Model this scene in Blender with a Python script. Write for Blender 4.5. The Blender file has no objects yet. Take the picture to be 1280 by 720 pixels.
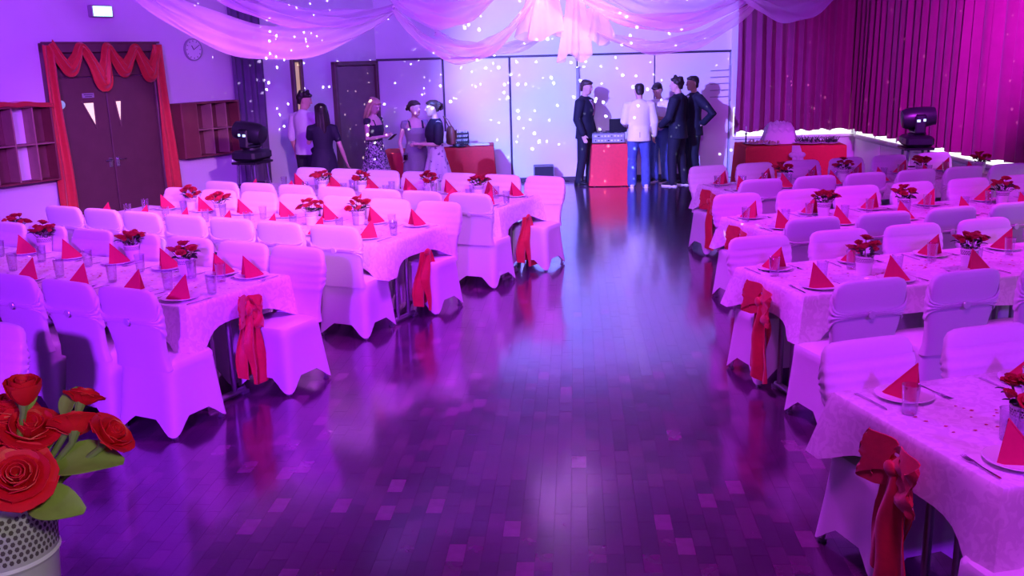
import bpy, bmesh, math, random
from mathutils import Vector, Matrix, Euler
R = math.radians
rnd = random.Random(7)
SC = bpy.context.scene
COL = SC.collection

# ------------------------------------------------------------------ camera
FPX, HORIZON, ROLL, EYE = 1200.0, 68.0, 1.5, 2.25
pitch = math.atan((360 - HORIZON) / FPX)
rl = R(ROLL)
fw = Vector((0, math.cos(pitch), -math.sin(pitch)))
up0 = Vector((0, math.sin(pitch), math.cos(pitch)))
rt0 = Vector((1, 0, 0))
rt = rt0 * math.cos(rl) - up0 * math.sin(rl)
up = up0 * math.cos(rl) + rt0 * math.sin(rl)
cam = bpy.data.cameras.new('camera')
cam.sensor_width = 36.0
cam.lens = FPX / 1280 * 36.0
cam.clip_start = 0.05
camo = bpy.data.objects.new('camera', cam)
COL.objects.link(camo)
m = Matrix((rt, up, -fw)).transposed().to_4x4()
m.translation = Vector((0, 0, EYE))
camo.matrix_world = m
SC.camera = camo

def to_px(p):
    v = Vector(p) - Vector((0, 0, EYE)); w = v.dot(fw)
    if w < .1: return (-9999, -9999)
    return (640 + FPX * v.dot(rt) / w, 360 - FPX * v.dot(up) / w)

# ------------------------------------------------------------------ world, lights, exposure
SC.view_settings.view_transform = 'Standard'
SC.view_settings.look = 'None'
SC.view_settings.gamma = 1
SC.view_settings.use_curve_mapping = False
SC.view_settings.exposure = 0.0
world = bpy.data.worlds.new('hall_dark'); SC.world = world
world.use_nodes = True
world.node_tree.nodes['Background'].inputs[0].default_value = (0.25, 0.08, 0.6, 1)
world.node_tree.nodes['Background'].inputs[1].default_value = 0.05

def look(o, target):
    o.rotation_euler = (Vector(target) - o.location).to_track_quat('-Z', 'Y').to_euler()

def spot(name, loc, target, col, watts, angle, blend=.5, radius=.08):
    l = bpy.data.lights.new(name, 'SPOT'); l.color = col; l.energy = watts
    l.spot_size = R(angle); l.spot_blend = blend; l.shadow_soft_size = radius
    o = bpy.data.objects.new(name, l); COL.objects.link(o); o.location = loc; look(o, target)
    return o

def area(name, loc, target, col, watts, sx, sy):
    l = bpy.data.lights.new(name, 'AREA'); l.color = col; l.energy = watts
    l.shape = 'RECTANGLE'; l.size = sx; l.size_y = sy
    o = bpy.data.objects.new(name, l); COL.objects.link(o); o.location = loc; look(o, target)
    return o

def point(name, loc, col, watts, radius):
    l = bpy.data.lights.new(name, 'POINT'); l.color = col; l.energy = watts; l.shadow_soft_size = radius
    o = bpy.data.objects.new(name, l); COL.objects.link(o); o.location = loc
    return o

# LED wash lights of the hall: two floods from the stage, a row on the ceiling over the aisle; fill spots are added
spot('stage_flood_left', (-1.6, -2.6, 3.6), (-4.6, 9, 1.0), (.32, .018, 1.0), 6800, 66, 1.0, .2)
spot('left_wall_fill', (-1.8, 5.6, 3.6), (-5.6, 12.6, 2.0), (.36, .075, 1.0), 1900, 76, 1.0, .2)  # added spot that lifts only the left wall, no fixture known there
spot('stage_flood_right', (4.6, -1.0, 3.4), (3.6, 10, .8), (.30, .006, 1.0), 900, 95, .6, .2)
spot('aisle_wash_front', (.1, 6.0, 3.6), (.0, 7.2, 0), (.58, .035, 1.0), 760, 150, .7, .5)
spot('aisle_wash_back', (.5, 9.0, 3.6), (.7, 10.0, 0), (.48, .04, 1.0), 620, 150, .7, .5)
spot('left_table_fill', (-2.6, 8.6, 3.6), (-2.7, 8.9, 0), (.86, .14, 1.0), 300, 125, .8, .3)  # added overhead fill to brighten the left table tops
spot('right_table_fill', (4.2, 7.6, 3.6), (4.0, 7.8, 0), (.80, .03, 1.0), 300, 125, .8, .3)  # same added fill above the right table tops
spot('right_front_fill', (1.2, 2.6, 3.6), (2.0, 3.8, 0), (.72, .06, 1.0), 330, 100, .8, .3)  # added fill to brighten the cloth of the nearest right table
spot('pink_key_left_tables', (1.3, 2.2, 3.5), (-3.3, 10.9, .8), (1.0, .34, .98), 2200, 26, .8, .12)
spot('magenta_curtain_wash', (4.3, 8.6, 3.6), (6.15, 14.2, 1.6), (.66, .03, 1.0), 2300, 50, 1.0, .06)
spot('mirror_ball_pin_spot', (.7, 8.0, 3.6), (.7, 10.1, 2.75), (1.0, .93, 1.0), 330, 44, .8, .05)
spot('voile_fill', (.6, 4.2, 3.3), (.2, 10, 2.75), (.86, .66, 1.0), 480, 60, .9, .1)  # added fill from the camera side so the voile reads bright
beam = spot('cool_wall_beam', (-2.2, 9.5, 3.55), (1.7, 17.4, 1.8), (1, 1, 1), 8400, 41, .6, .03)
spot('lilac_wall_wash', (-.5, 12.6, 3.6), (-.8, 17.4, 1.2), (.20, .065, 1.0), 680, 110, .9, .5)
def colour_gobo(o, cols, scale):
    l = o.data; l.use_nodes = True; nt = l.node_tree; N = nt.nodes
    tc = N.new('ShaderNodeTexCoord'); n = N.new('ShaderNodeTexNoise'); n.inputs['Scale'].default_value = scale; n.inputs['Detail'].default_value = 1.0; n.inputs['Distortion'].default_value = .8
    cr = N.new('ShaderNodeValToRGB'); e = cr.color_ramp.elements; e[0].position = .36; e[0].color = (*cols[0], 1); e[1].position = .66; e[1].color = (*cols[2], 1)
    q = e.new(.5); q.color = (*cols[1], 1)
    nt.links.new(tc.outputs['Normal'], n.inputs['Vector']); nt.links.new(n.outputs['Fac'], cr.inputs[0]); nt.links.new(cr.outputs[0], N['Emission'].inputs['Color'])
colour_gobo(beam, [(.27, .17, 1.0), (.20, .19, 1.0), (.11, .24, 1.0)], 3.4)
point('near_pot_fill', (-.22, .60, 2.08), (1.0, .93, .86), 4.6, .03)  # added fill brightening the near rose pot

# mirror-ball speckles: a small lamp whose beam is broken into dots by direction
def speckle_light(name, loc, target, watts, angle, scale, thr, even=False):
    o = spot(name, loc, target, (.9, .9, 1.0), watts, angle, .4, .01)
    l = o.data; l.use_nodes = True; nt = l.node_tree; N = nt.nodes
    em = N['Emission']
    tc = N.new('ShaderNodeTexCoord')
    vo = N.new('ShaderNodeTexVoronoi'); vo.inputs['Scale'].default_value = scale
    nz = N.new('ShaderNodeTexNoise'); nz.inputs['Scale'].default_value = 3.0
    lt = N.new('ShaderNodeMath'); lt.operation = 'LESS_THAN'
    th = N.new('ShaderNodeMath'); th.operation = 'MULTIPLY'; th.inputs[1].default_value = thr * 2
    mu = N.new('ShaderNodeMath'); mu.operation = 'MULTIPLY'; mu.inputs[1].default_value = 1.0
    nt.links.new(tc.outputs['Normal'], vo.inputs['Vector'])
    nt.links.new(tc.outputs['Normal'], nz.inputs['Vector'])
    mk = N.new('ShaderNodeMapRange'); mk.inputs['From Min'].default_value = .36; mk.inputs['From Max'].default_value = .62; mk.inputs['To Max'].default_value = .62
    nt.links.new(nz.outputs['Fac'], mk.inputs[0]); nt.links.new(mk.outputs[0], th.inputs[0])
    nt.links.new(vo.outputs['Distance'], lt.inputs[0])
    if even: lt.inputs[1].default_value = thr
    else: nt.links.new(th.outputs[0], lt.inputs[1])
    nt.links.new(lt.outputs[0], mu.inputs[0])
    nt.links.new(mu.outputs[0], em.inputs['Strength'])
    return o
speckle_light('mirror_ball_speckles_wall', (.6, 10.2, 3.45), (-.6, 17.4, 1.7), 11000, 95, 50, .155)
speckle_light('mirror_ball_speckles_centre', (.6, 10.2, 3.45), (.25, 17.4, 1.75), 14000, 24, 40, .135, True)
speckle_light('mirror_ball_speckles_room', (.6, 10.0, 3.45), (2.8, 12, .5), 2200, 150, 40, .09)

# ------------------------------------------------------------------ materials
MATS = {}
def mat(name, col, rough=.6, metal=0, noise=0.0, nscale=20, bump=0.0, bscale=60, spec=.5, coat=0, sheen=0, emit=None, estr=0, trans=0, alpha=None, translucent=0):
    if name in MATS: return MATS[name]
    M = bpy.data.materials.new(name); M.use_nodes = True; MATS[name] = M
    nt = M.node_tree; N = nt.nodes; b = N['Principled BSDF']
    b.inputs['Base Color'].default_value = (*col, 1); b.inputs['Roughness'].default_value = rough
    b.inputs['Metallic'].default_value = metal; b.inputs['Specular IOR Level'].default_value = spec
    b.inputs['Coat Weight'].default_value = coat; b.inputs['Sheen Weight'].default_value = sheen
    b.inputs['Transmission Weight'].default_value = trans
    if emit: b.inputs['Emission Color'].default_value = (*emit, 1); b.inputs['Emission Strength'].default_value = estr
    tc = N.new('ShaderNodeTexCoord')
    if noise:
        n = N.new('ShaderNodeTexNoise'); n.inputs['Scale'].default_value = nscale; n.inputs['Detail'].default_value = 4
        nt.links.new(tc.outputs['Object'], n.inputs['Vector'])
        mx = N.new('ShaderNodeMix'); mx.data_type = 'RGBA'
        mx.inputs[6].default_value = (*[c * (1 - noise) for c in col], 1)
        mx.inputs[7].default_value = (*[min(1, c * (1 + noise)) for c in col], 1)
        nt.links.new(n.outputs['Fac'], mx.inputs[0]); nt.links.new(mx.outputs[2], b.inputs['Base Color'])
    if bump:
        n2 = N.new('ShaderNodeTexNoise'); n2.inputs['Scale'].default_value = bscale; n2.inputs['Detail'].default_value = 3
        nt.links.new(tc.outputs['Object'], n2.inputs['Vector'])
        bp = N.new('ShaderNodeBump'); bp.inputs['Strength'].default_value = bump; bp.inputs['Distance'].default_value = .01
        nt.links.new(n2.outputs['Fac'], bp.inputs['Height']); nt.links.new(bp.outputs['Normal'], b.inputs['Normal'])
    out = N['Material Output']
    if translucent:
        t = N.new('ShaderNodeBsdfTranslucent'); t.inputs[0].default_value = (*col, 1)
        ms = N.new('ShaderNodeMixShader'); ms.inputs[0].default_value = translucent
        nt.links.new(b.outputs[0], ms.inputs[1]); nt.links.new(t.outputs[0], ms.inputs[2])
        nt.links.new(ms.outputs[0], out.inputs[0])
        last = ms
    else: last = b
    if alpha is not None:
        tr = N.new('ShaderNodeBsdfTransparent')
        ms = N.new('ShaderNodeMixShader'); ms.inputs[0].default_value = alpha
        nt.links.new(tr.outputs[0], ms.inputs[1]); nt.links.new(last.outputs[0], ms.inputs[2]); nt.links.new(ms.outputs[0], out.inputs[0])
    return M

wall_white = mat('wall_paint', (.72, .70, .74), .75, noise=.04, nscale=3, bump=.05, bscale=120)
panel_white = mat('partition_laminate', (.78, .76, .8), .5, noise=.03, nscale=2)
ceil_m = mat('ceiling_paint', (.22, .2, .24), .9, noise=.04, nscale=4)
spandex = mat('white_stretch_fabric', (.80, .76, .82), .62, noise=.03, nscale=90, bump=.06, bscale=220, sheen=.1)
satin = mat('white_satin_sash', (.86, .80, .86), .38, noise=.05, nscale=60, bump=.08, bscale=140)
gem = mat('silver_buckle', (.85, .82, .9), .3, .35, noise=.1, nscale=80)
red_napkin = mat('red_paper_napkin', (.60, .008, .075), .75, noise=.07, nscale=60, bump=.05, bscale=150)
red_organza = mat('red_organza', (.62, .02, .035), .5, noise=.22, nscale=24, bump=.15, bscale=70, sheen=.3)
red_cloth = mat('red_table_cover', (.62, .025, .035), .7, noise=.12, nscale=30, bump=.08, bscale=160)
china = mat('white_china', (.86, .86, .88), .18, noise=.02, nscale=9)
steel = mat('cutlery_steel', (.62, .6, .64), .22, 1.0, noise=.06, nscale=40)
pot_white = mat('white_enamel_pot', (.86, .84, .83), .35, noise=.03, nscale=30)
pot_hole = mat('pot_lace_hole', (.12, .09, .10), .8, noise=.1, nscale=50)
soil = mat('dark_soil', (.03, .022, .018), .95, noise=.3, nscale=90)
rose_dimmed = mat('rose_petal_dimmed', (.46, .008, .03), .5, noise=.28, nscale=55)  # darker petal copy for the table pots, dim coloured light put into the colour
rose_bright = mat('rose_petal_bright', (.80, .006, .03), .5, noise=.2, nscale=55)
leaf_green = mat('leaf_green', (.26, .36, .07), .5, noise=.35, nscale=40)
leaf_dimmed = mat('leaf_dimmed', (.03, .055, .03), .5, noise=.3, nscale=40)  # leaf copy for the table pots, darkened as green looks under violet light
stem_green = mat('stem_green', (.22, .28, .10), .6, noise=.2, nscale=60)
petal_bits = mat('red_confetti', (.55, .02, .06), .6, noise=.2, nscale=90)
table_metal = mat('table_leg_metal', (.42, .42, .46), .35, .8, noise=.05, nscale=30)
table_wood = mat('table_board', (.30, .22, .16), .6, noise=.2, nscale=12)
dark_metal = mat('black_metal', (.012, .012, .016), .4, noise=.2, nscale=30)
dark_plastic = mat('black_plastic', (.016, .016, .022), .38, noise=.15, nscale=25)
lens_m = mat('lamp_lens', (.25, .3, .4), .05, noise=.1, nscale=20, spec=1)
led_blue = mat('led_display', (.2, .3, .8), .3, noise=.02, emit=(.55, .8, 1), estr=1.6)
wood_door = mat('door_veneer', (.125, .062, .06), .42, noise=.22, nscale=5, bump=.03)
wood_frame = mat('door_frame_wood', (.14, .075, .07), .5, noise=.2, nscale=9)
locker_m = mat('locker_maroon', (.20, .055, .05), .55, noise=.2, nscale=7)
locker_in = mat('locker_inside', (.15, .045, .05), .7, noise=.2, nscale=7)
locker_trim = mat('locker_divider', (.36, .2, .16), .5, noise=.15, nscale=10)
drape_red = mat('red_door_drape', (.55, .03, .02), .6, noise=.2, nscale=20, bump=.1, bscale=90, sheen=.3)
curtain_red = mat('maroon_curtain', (.27, .014, .13), .8, noise=.2, nscale=6, bump=.1, bscale=140, sheen=.25)
curtain_violet = mat('dark_side_curtain', (.12, .08, .17), .8, noise=.2, nscale=8, bump=.1, bscale=140)
lit_glass = mat('lit_door_pane', (.9, .75, .45), .3, noise=.04, nscale=9, emit=(1.0, .82, .5), estr=.85)
exit_lit = mat('exit_panel_lit', (.9, 1, .95), .4, noise=.02, emit=(.85, 1.0, .92), estr=3.2)
exit_green = mat('exit_panel_green', (.35, .9, .6), .4, noise=.02, emit=(.45, 1.0, .72), estr=1.8)
grey_plastic = mat('grey_plastic', (.35, .35, .38), .5, noise=.08, nscale=20)
trim_dark = mat('dark_trim', (.05, .04, .06), .5, noise=.15, nscale=14)
white_plastic = mat('white_plastic', (.8, .8, .82), .4, noise=.04, nscale=14)
warm_lit = mat('lit_corridor_wall', (.9, .82, .5), .8, noise=.1, nscale=3)
brown_leather = mat('brown_leather', (.16, .06, .04), .5, noise=.25, nscale=20)
garnish = mat('garnish_green', (.035, .06, .035), .6, noise=.4, nscale=50)
tulle = mat('white_tulle', (.85, .83, .9), .6, noise=.06, nscale=30, alpha=.85, translucent=.35)
sheer = mat('sheer_voile', (.93, .84, .93), .7, noise=.05, nscale=14, bump=.2, bscale=40, alpha=.5, translucent=.5)
sheer_lilac = mat('sheer_voile_lilac', (.74, .52, .92), .7, noise=.08, nscale=14, bump=.2, bscale=40, alpha=.58, translucent=.5)

def glass_mat():
    M = bpy.data.materials.new('clear_glass'); M.use_nodes = True
    nt = M.node_tree; N = nt.nodes
    for n in list(N):
        if n.type != 'OUTPUT_MATERIAL': N.remove(n)
    tr = N.new('ShaderNodeBsdfTransparent'); tr.inputs[0].default_value = (.93, .93, .97, 1)
    gl = N.new('ShaderNodeBsdfGlossy'); gl.inputs['Roughness'].default_value = .06
    nz = N.new('ShaderNodeTexNoise'); nz.inputs['Scale'].default_value = 30
    bp = N.new('ShaderNodeBump'); bp.inputs['Strength'].default_value = .05
    nt.links.new(nz.outputs['Fac'], bp.inputs['Height']); nt.links.new(bp.outputs[0], gl.inputs['Normal'])
    lw = N.new('ShaderNodeLayerWeight'); lw.inputs[0].default_value = .35
    ad = N.new('ShaderNodeMath'); ad.operation = 'MULTIPLY_ADD'; ad.inputs[1].default_value = .6; ad.inputs[2].default_value = .05
    nt.links.new(lw.outputs['Facing'], ad.inputs[0])
    ms = N.new('ShaderNodeMixShader')
    nt.links.new(ad.outputs[0], ms.inputs[0]); nt.links.new(tr.outputs[0], ms.inputs[1]); nt.links.new(gl.outputs[0], ms.inputs[2])
    nt.links.new(ms.outputs[0], N['Material Output'].inputs[0])
    return M
glass = glass_mat()

def damask():
    M = mat('white_damask_cloth', (.82, .76, .82), .5, bump=.05, bscale=250)
    nt = M.node_tree; N = nt.nodes; b = N['Principled BSDF']
    tc = N.new('ShaderNodeTexCoord'); n = N.new('ShaderNodeTexNoise'); n.inputs['Scale'].default_value = 16; n.inputs['Detail'].default_value = 2.5; n.inputs['Distortion'].default_value = 1.6
    cr = N.new('ShaderNodeValToRGB'); cr.color_ramp.elements[0].position = .46; cr.color_ramp.elements[1].position = .54
    nt.links.new(tc.outputs['Object'], n.inputs['Vector']); nt.links.new(n.outputs['Fac'], cr.inputs[0])
    cr.color_ramp.elements[0].color = (.77, .70, .77, 1); cr.color_ramp.elements[1].color = (.87, .82, .87, 1)
    nt.links.new(cr.outputs[0], b.inputs['Base Color'])
    mr = N.new('ShaderNodeMapRange'); mr.inputs['To Min'].default_value = .6; mr.inputs['To Max'].default_value = .34
    nt.links.new(n.outputs['Fac'], mr.inputs[0]); nt.links.new(mr.outputs[0], b.inputs['Roughness'])
    return M
cloth = damask()

# ------------------------------------------------------------------ mesh helpers
class MB:
    def __init__(s): s.v = []; s.f = []; s.mi = []
    def face(s, f, mi=0): s.f.append(f); s.mi.append(mi)
    def box(s, c, d, rz=0, mi=0, M=None):
        x, y, z = [k / 2 for k in d]; o = len(s.v)
        X = M if M else Matrix.Translation(c) @ Matrix.Rotation(rz, 4, 'Z')
        for a in ((-x,-y,-z),(x,-y,-z),(x,y,-z),(-x,y,-z),(-x,-y,z),(x,-y,z),(x,y,z),(-x,y,z)): s.v.append(X @ Vector(a))
        for f in ((0,3,2,1),(4,5,6,7),(0,1,5,4),(1,2,6,5),(2,3,7,6),(3,0,4,7)): s.face([o + i for i in f], mi)
        return s
    def rbox(s, c, d, r=.02, rz=0, mi=0):
        """box with chamfered vertical and horizontal edges"""
        x, y, z = [k / 2 for k in d]; r = min(r, x * .9, y * .9, z * .9)
        X = Matrix.Translation(c) @ Matrix.Rotation(rz, 4, 'Z'); rings = []
        def ring(hx, hy, q, zz):
            return [X @ Vector(p) for p in ((-hx+q,-hy,zz),(hx-q,-hy,zz),(hx,-hy+q,zz),(hx,hy-q,zz),(hx-q,hy,zz),(-hx+q,hy,zz),(-hx,hy-q,zz),(-hx,-hy+q,zz))]
        rings = [ring(x-r, y-r, r, -z), ring(x, y, r, -z+r), ring(x, y, r, z-r), ring(x-r, y-r, r, z)]
        s.loft(rings, True, True, mi); return s
    def loft(s, rings, cap0=True, cap1=True, mi=0, closed=True):
        o = len(s.v); n = len(rings[0])
        for r in rings: s.v += [Vector(p) for p in r]
        for i in range(len(rings) - 1):
            for j in range(n if closed else n - 1):
                a = o + i*n + j; b = o + i*n + (j+1) % n
                s.face([a, b, b + n, a + n], mi)
        if cap0: s.face([o + j for j in range(n)][::-1], mi)
        if cap1: s.face([o + (len(rings)-1)*n + j for j in range(n)], mi)
        return s
    def tube(s, pts, rads, seg=10, mi=0, flat=None, round_ends=True):
        """swept tube, rads scalar or list; flat=(axis vector, factor) squashes along an axis"""
        pts = [Vector(p) for p in pts]
        if not isinstance(rads, (list, tuple)): rads = [rads] * len(pts)
        P, Q = list(pts), list(rads)
        if round_ends:
            d0 = (pts[0] - pts[1]).normalized(); d1 = (pts[-1] - pts[-2]).normalized()
            P = [pts[0] + d0*Q[0]*.92, pts[0] + d0*Q[0]*.6] + pts + [pts[-1] + d1*Q[-1]*.6, pts[-1] + d1*Q[-1]*.92]
            Q = [rads[0]*.35, rads[0]*.8] + list(rads) + [rads[-1]*.8, rads[-1]*.35]
        rings = []; prev = None
        for i, p in enumerate(P):
            t = (P[min(i+1, len(P)-1)] - P[max(i-1, 0)]).normalized()
            if prev is None:
                u = t.orthogonal().normalized()
            else:
                u = (prev - t * prev.dot(t))
                u = u.normalized() if u.length > 1e-6 else t.orthogonal().normalized()
            prev = u; w = t.cross(u); ring = []
            for k in range(seg):
                a = 2*math.pi*k/seg; q = (u*math.cos(a) + w*math.sin(a)) * Q[i]
                if flat: q = q - flat[0] * q.dot(flat[0]) * (1 - flat[1])
                ring.append(p + q)
            rings.append(ring)
        return s.loft(rings, True, True, mi)
    def lathe(s, prof, seg=20, c=(0,0,0), mi=0, cap0=True, cap1=True, X=None):
        c = Vector(c); rings = []
        for r, z in prof:
            ring = [Vector((r*math.cos(2*math.pi*k/seg), r*math.sin(2*math.pi*k/seg), z)) for k in range(seg)]
            rings.append([(X @ p if X else p) + c for p in ring])
        return s.loft(rings, cap0, cap1, mi)
    def ell(s, rows, seg=18, mi=0, p=2.0, cap0=True, cap1=True):
        """stack of super-ellipses: (z, cx, cy, rx, ry)"""
        rings = []
        for z, cx, cy, rx, ry in rows:
            ring = []
            for k in range(seg):
                a = 2*math.pi*k/seg; ca, sa = math.cos(a), math.sin(a)
                ring.append(Vector((cx + rx*math.copysign(abs(ca)**(2/p), ca), cy + ry*math.copysign(abs(sa)**(2/p), sa), z)))
            rings.append(ring)
        return s.loft(rings, cap0, cap1, mi)
    def ball(s, c, r, seg=12, rows=8, mi=0, X=None):
        r = r if isinstance(r, (tuple, list)) else (r, r, r)
        rings = []
        for i in range(rows + 1):
            t = -math.pi/2 + math.pi*(i + .0001 + (rows - i) * 0)/rows
            t = max(-math.pi/2 + .12, min(math.pi/2 - .12, t))
            ring = []
            for k in range(seg):
                a = 2*math.pi*k/seg
                p = Vector((r[0]*math.cos(t)*math.cos(a), r[1]*math.cos(t)*math.sin(a), r[2]*math.sin(t)))
                ring.append((X @ p if X else p) + Vector(c))
            rings.append(ring)
        return s.loft(rings, True, True, mi)
    def grid(s, fn, nu, nv, mi=0):
        o = len(s.v)
        for i in range(nu + 1):
            for j in range(nv + 1): s.v.append(Vector(fn(i/nu, j/nv)))
        for i in range(nu):
            for j in range(nv):
                a = o + i*(nv+1) + j; s.face([a, a + nv + 1, a + nv + 2, a + 1], mi)
        return s
    def sheet(s, fn, nu, nv, th=.006, mi=0):
        """a grid with thickness th (closed)"""
        P = [[Vector(fn(i/nu, j/nv)) for j in range(nv+1)] for i in range(nu+1)]
        o = len(s.v); n = (nu+1)*(nv+1); nor = []
        for i in range(nu+1):
            for j in range(nv+1):
                du = P[min(i+1,nu)][j] - P[max(i-1,0)][j]; dv = P[i][min(j+1,nv)] - P[i][max(j-1,0)]
                nn = du.cross(dv); nor.append(nn.normalized() if nn.length > 1e-9 else Vector((0,0,1)))
        flat = [p for r in P for p in r]
        s.v += flat; s.v += [p - q*th for p, q in zip(flat, nor)]
        for i in range(nu):
            for j in range(nv):
                a = o + i*(nv+1) + j
                s.face([a, a+nv+1, a+nv+2, a+1], mi); s.face([n+a, n+a+1, n+a+nv+2, n+a+nv+1], mi)
        for i in range(nu):
            a = o + i*(nv+1); s.face([a, n+a, n+a+nv+1, a+nv+1], mi)
            a = o + i*(nv+1) + nv; s.face([a, a+nv+1, n+a+nv+1, n+a], mi)
        for j in range(nv):
            a = o + j; s.face([a, a+1, n+a+1, n+a], mi)
            a = o + nu*(nv+1) + j; s.face([a, n+a, n+a+1, a+1], mi)
        return s
    def move(s, X):
        s.v = [X @ p for p in s.v]; return s
    def mesh(s, name, mats, smooth=True):
        me = bpy.data.meshes.new(name); me.from_pydata([tuple(p) for p in s.v], [], s.f)
        mats = mats if isinstance(mats, (list, tuple)) else [mats]
        for q in mats: me.materials.append(q)
        if len(mats) > 1: me.polygons.foreach_set('material_index', s.mi)
        if smooth: me.polygons.foreach_set('use_smooth', [True]*len(me.polygons)); 
        me.update()
        if smooth:
            try: me.set_sharp_from_angle(angle=R(42))
            except Exception: pass
        return me
    def build(s, name, mats, parent=None, smooth=True):
        o = bpy.data.objects.new(name, s.mesh(name, mats, smooth)); COL.objects.link(o)
        if parent: o.parent = parent
        return o

def tag(o, label=None, cat=None, group=None, kind=None):
    if label: o['label'] = label
    if cat: o['category'] = cat
    if group: o['group'] = group
    if kind: o['kind'] = kind
    return o
def empty(name, loc=(0,0,0), rz=0):
    o = bpy.data.objects.new(name, None); COL.objects.link(o); o.location = loc; o.rotation_euler = (0, 0, rz); o.empty_display_size = .05
    return o
KIDS = {}
def copy_tree(o, parent=None):
    c = o.copy(); COL.objects.link(c); c.parent = parent
    for k in KIDS.get(o.name, ()): copy_tree(k, c)
    return c
def proto_kids(o):
    KIDS[o.name] = list(o.children)
    for k in o.children:
        if k.children: KIDS[k.name] = list(k.children)

# ------------------------------------------------------------------ the setting
def struct(o, label=None):
    o['kind'] = 'structure'
    if label: o['label'] = label
    return o
E1 = Vector((-3.785, 15.2, 0)); E2 = Vector((-2.289, 17.4, 0))
D1 = Vector((math.sin(R(32)), math.cos(R(32)), 0)); RZ1 = math.atan2(D1.y, D1.x)
D2 = (E2 - E1).normalized(); RZ2 = math.atan2(D2.y, D2.x)
CEIL = 3.7
def wall_seg(name, a, b, z0=0, z1=CEIL, th=.2, m=wall_white, label=None):
    """wall whose room side runs a->b, thickness to the left of a->b"""
    a, b = Vector(a), Vector(b); d = b - a; L = d.length
    mb = MB().box((0,0,0), (L, th, z1 - z0), M=Matrix.Translation(((a.x+b.x)/2, (a.y+b.y)/2, (z0+z1)/2)) @ Matrix.Rotation(math.atan2(d.y, d.x), 4, 'Z') @ Matrix.Translation((0, th/2, 0)))
    return struct(mb.build(name, m, None, False), label)

FLOOR_BLOCKS = []
def build_floor():
    woods = []
    for i, c in enumerate([(.060,.011,.060), (.085,.015,.078), (.108,.022,.090), (.078,.013,.078), (.17,.045,.14)]):
        M = mat('parquet_wood_%s' % 'abcde'[i], c, .24, noise=.3, nscale=14, bump=.04, bscale=30, spec=.35)
        pb_ = M.node_tree.nodes['Principled BSDF']; pb_.inputs['Coat Weight'].default_value = 1; pb_.inputs['Coat Roughness'].default_value = .13; pb_.inputs['Coat IOR'].default_value = 1.62
        woods.append(M)
    base = MB().box((-3.5, 6.9, -.062), (21.5, 23.4, .1)).build('floor', mat('floor_joint', (.06, .016, .05), .5, noise=.2, nscale=20), None, False)
    struct(base, 'dark wooden block floor of the hall')
    bw, bl, gap = .082, .158, .0003
    ang = R(-4)  # columns point slightly to the right
    ca, sa = math.cos(ang), math.sin(ang)
    blocks = []
    for i in range(-110, 90):
        for j in range(6, 112):
            lx = i * bw; ly = j * bl + (bl/2 if i % 2 else 0)
            x = ca*lx - sa*ly; y = sa*lx + ca*ly
            if not (1.65 < y < 17.3 and x < 6.1): continue
            if (x - E1.x) * D1.y - (y - E1.y) * D1.x < .12: continue
            px, py = to_px((x, y, 0))
            if -60 < px < 1340 and py < 790: blocks.append((y, x, px, py))
    near = sorted([b for b in blocks if 45 < b[2] < 1010 and 0 < b[3] < 716 and (b[2] > 120 or b[3] < 600)], key=lambda b: b[0])[:300]
    nearset = set(near)
    def idx(): return rnd.choices(range(5), (30, 30, 19, 16, 5))[0]
    meshes = []
    for M in woods:
        q = MB(); x, y = bw/2 - gap, bl/2 - gap
        q.loft([[(-x,-y,-.012),(x,-y,-.012),(x,y,-.012),(-x,y,-.012)], [(-x,-y,-.0004),(x,-y,-.0004),(x,y,-.0004),(-x,y,-.0004)], [(-x+.0003,-y+.0003,0),(x-.0003,-y+.0003,0),(x-.0003,y-.0003,0),(-x+.0003,y-.0003,0)]], False, True)
        meshes.append(q.mesh('parquet_block', M, False))
    for b in near:
        o = bpy.data.objects.new('parquet_block', meshes[idx()]); COL.objects.link(o)
        o.location = (b[1], b[0], rnd.uniform(-.0006, 0)); o.rotation_euler = (rnd.uniform(-.002,.002), rnd.uniform(-.002,.002), ang); o.parent = base
    q = MB(); x0, y0 = bw/2 - gap, bl/2 - gap
    for b in blocks:
        if b in nearset: continue
        o = len(q.v); k = idx(); dz = rnd.uniform(-.0006, 0); tx, ty = rnd.uniform(-.002,.002), rnd.uniform(-.002,.002)
        for lx, ly in ((-x0,-y0),(x0,-y0),(x0,y0),(-x0,y0)):
            for z in (-.012, 0):
                q.v.append(Vector((b[1] + ca*lx - sa*ly, b[0] + sa*lx + ca*ly, z + (dz + lx*tx + ly*ty if z == 0 else 0))))
        for f in ((1,3,5,7),(0,2,3,1),(2,4,5,3),(4,6,7,5),(6,0,1,7)): q.face([o+i for i in f], k)
    so = q.build('parquet_blocks', woods, base, False); so['kind'] = 'stuff'
build_floor()
struct(MB().box((-3.5, 6.9, CEIL + .05), (21.5, 23.4, .1)).build('ceiling', ceil_m, None, False), 'pale ceiling above the draped voile')

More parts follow.
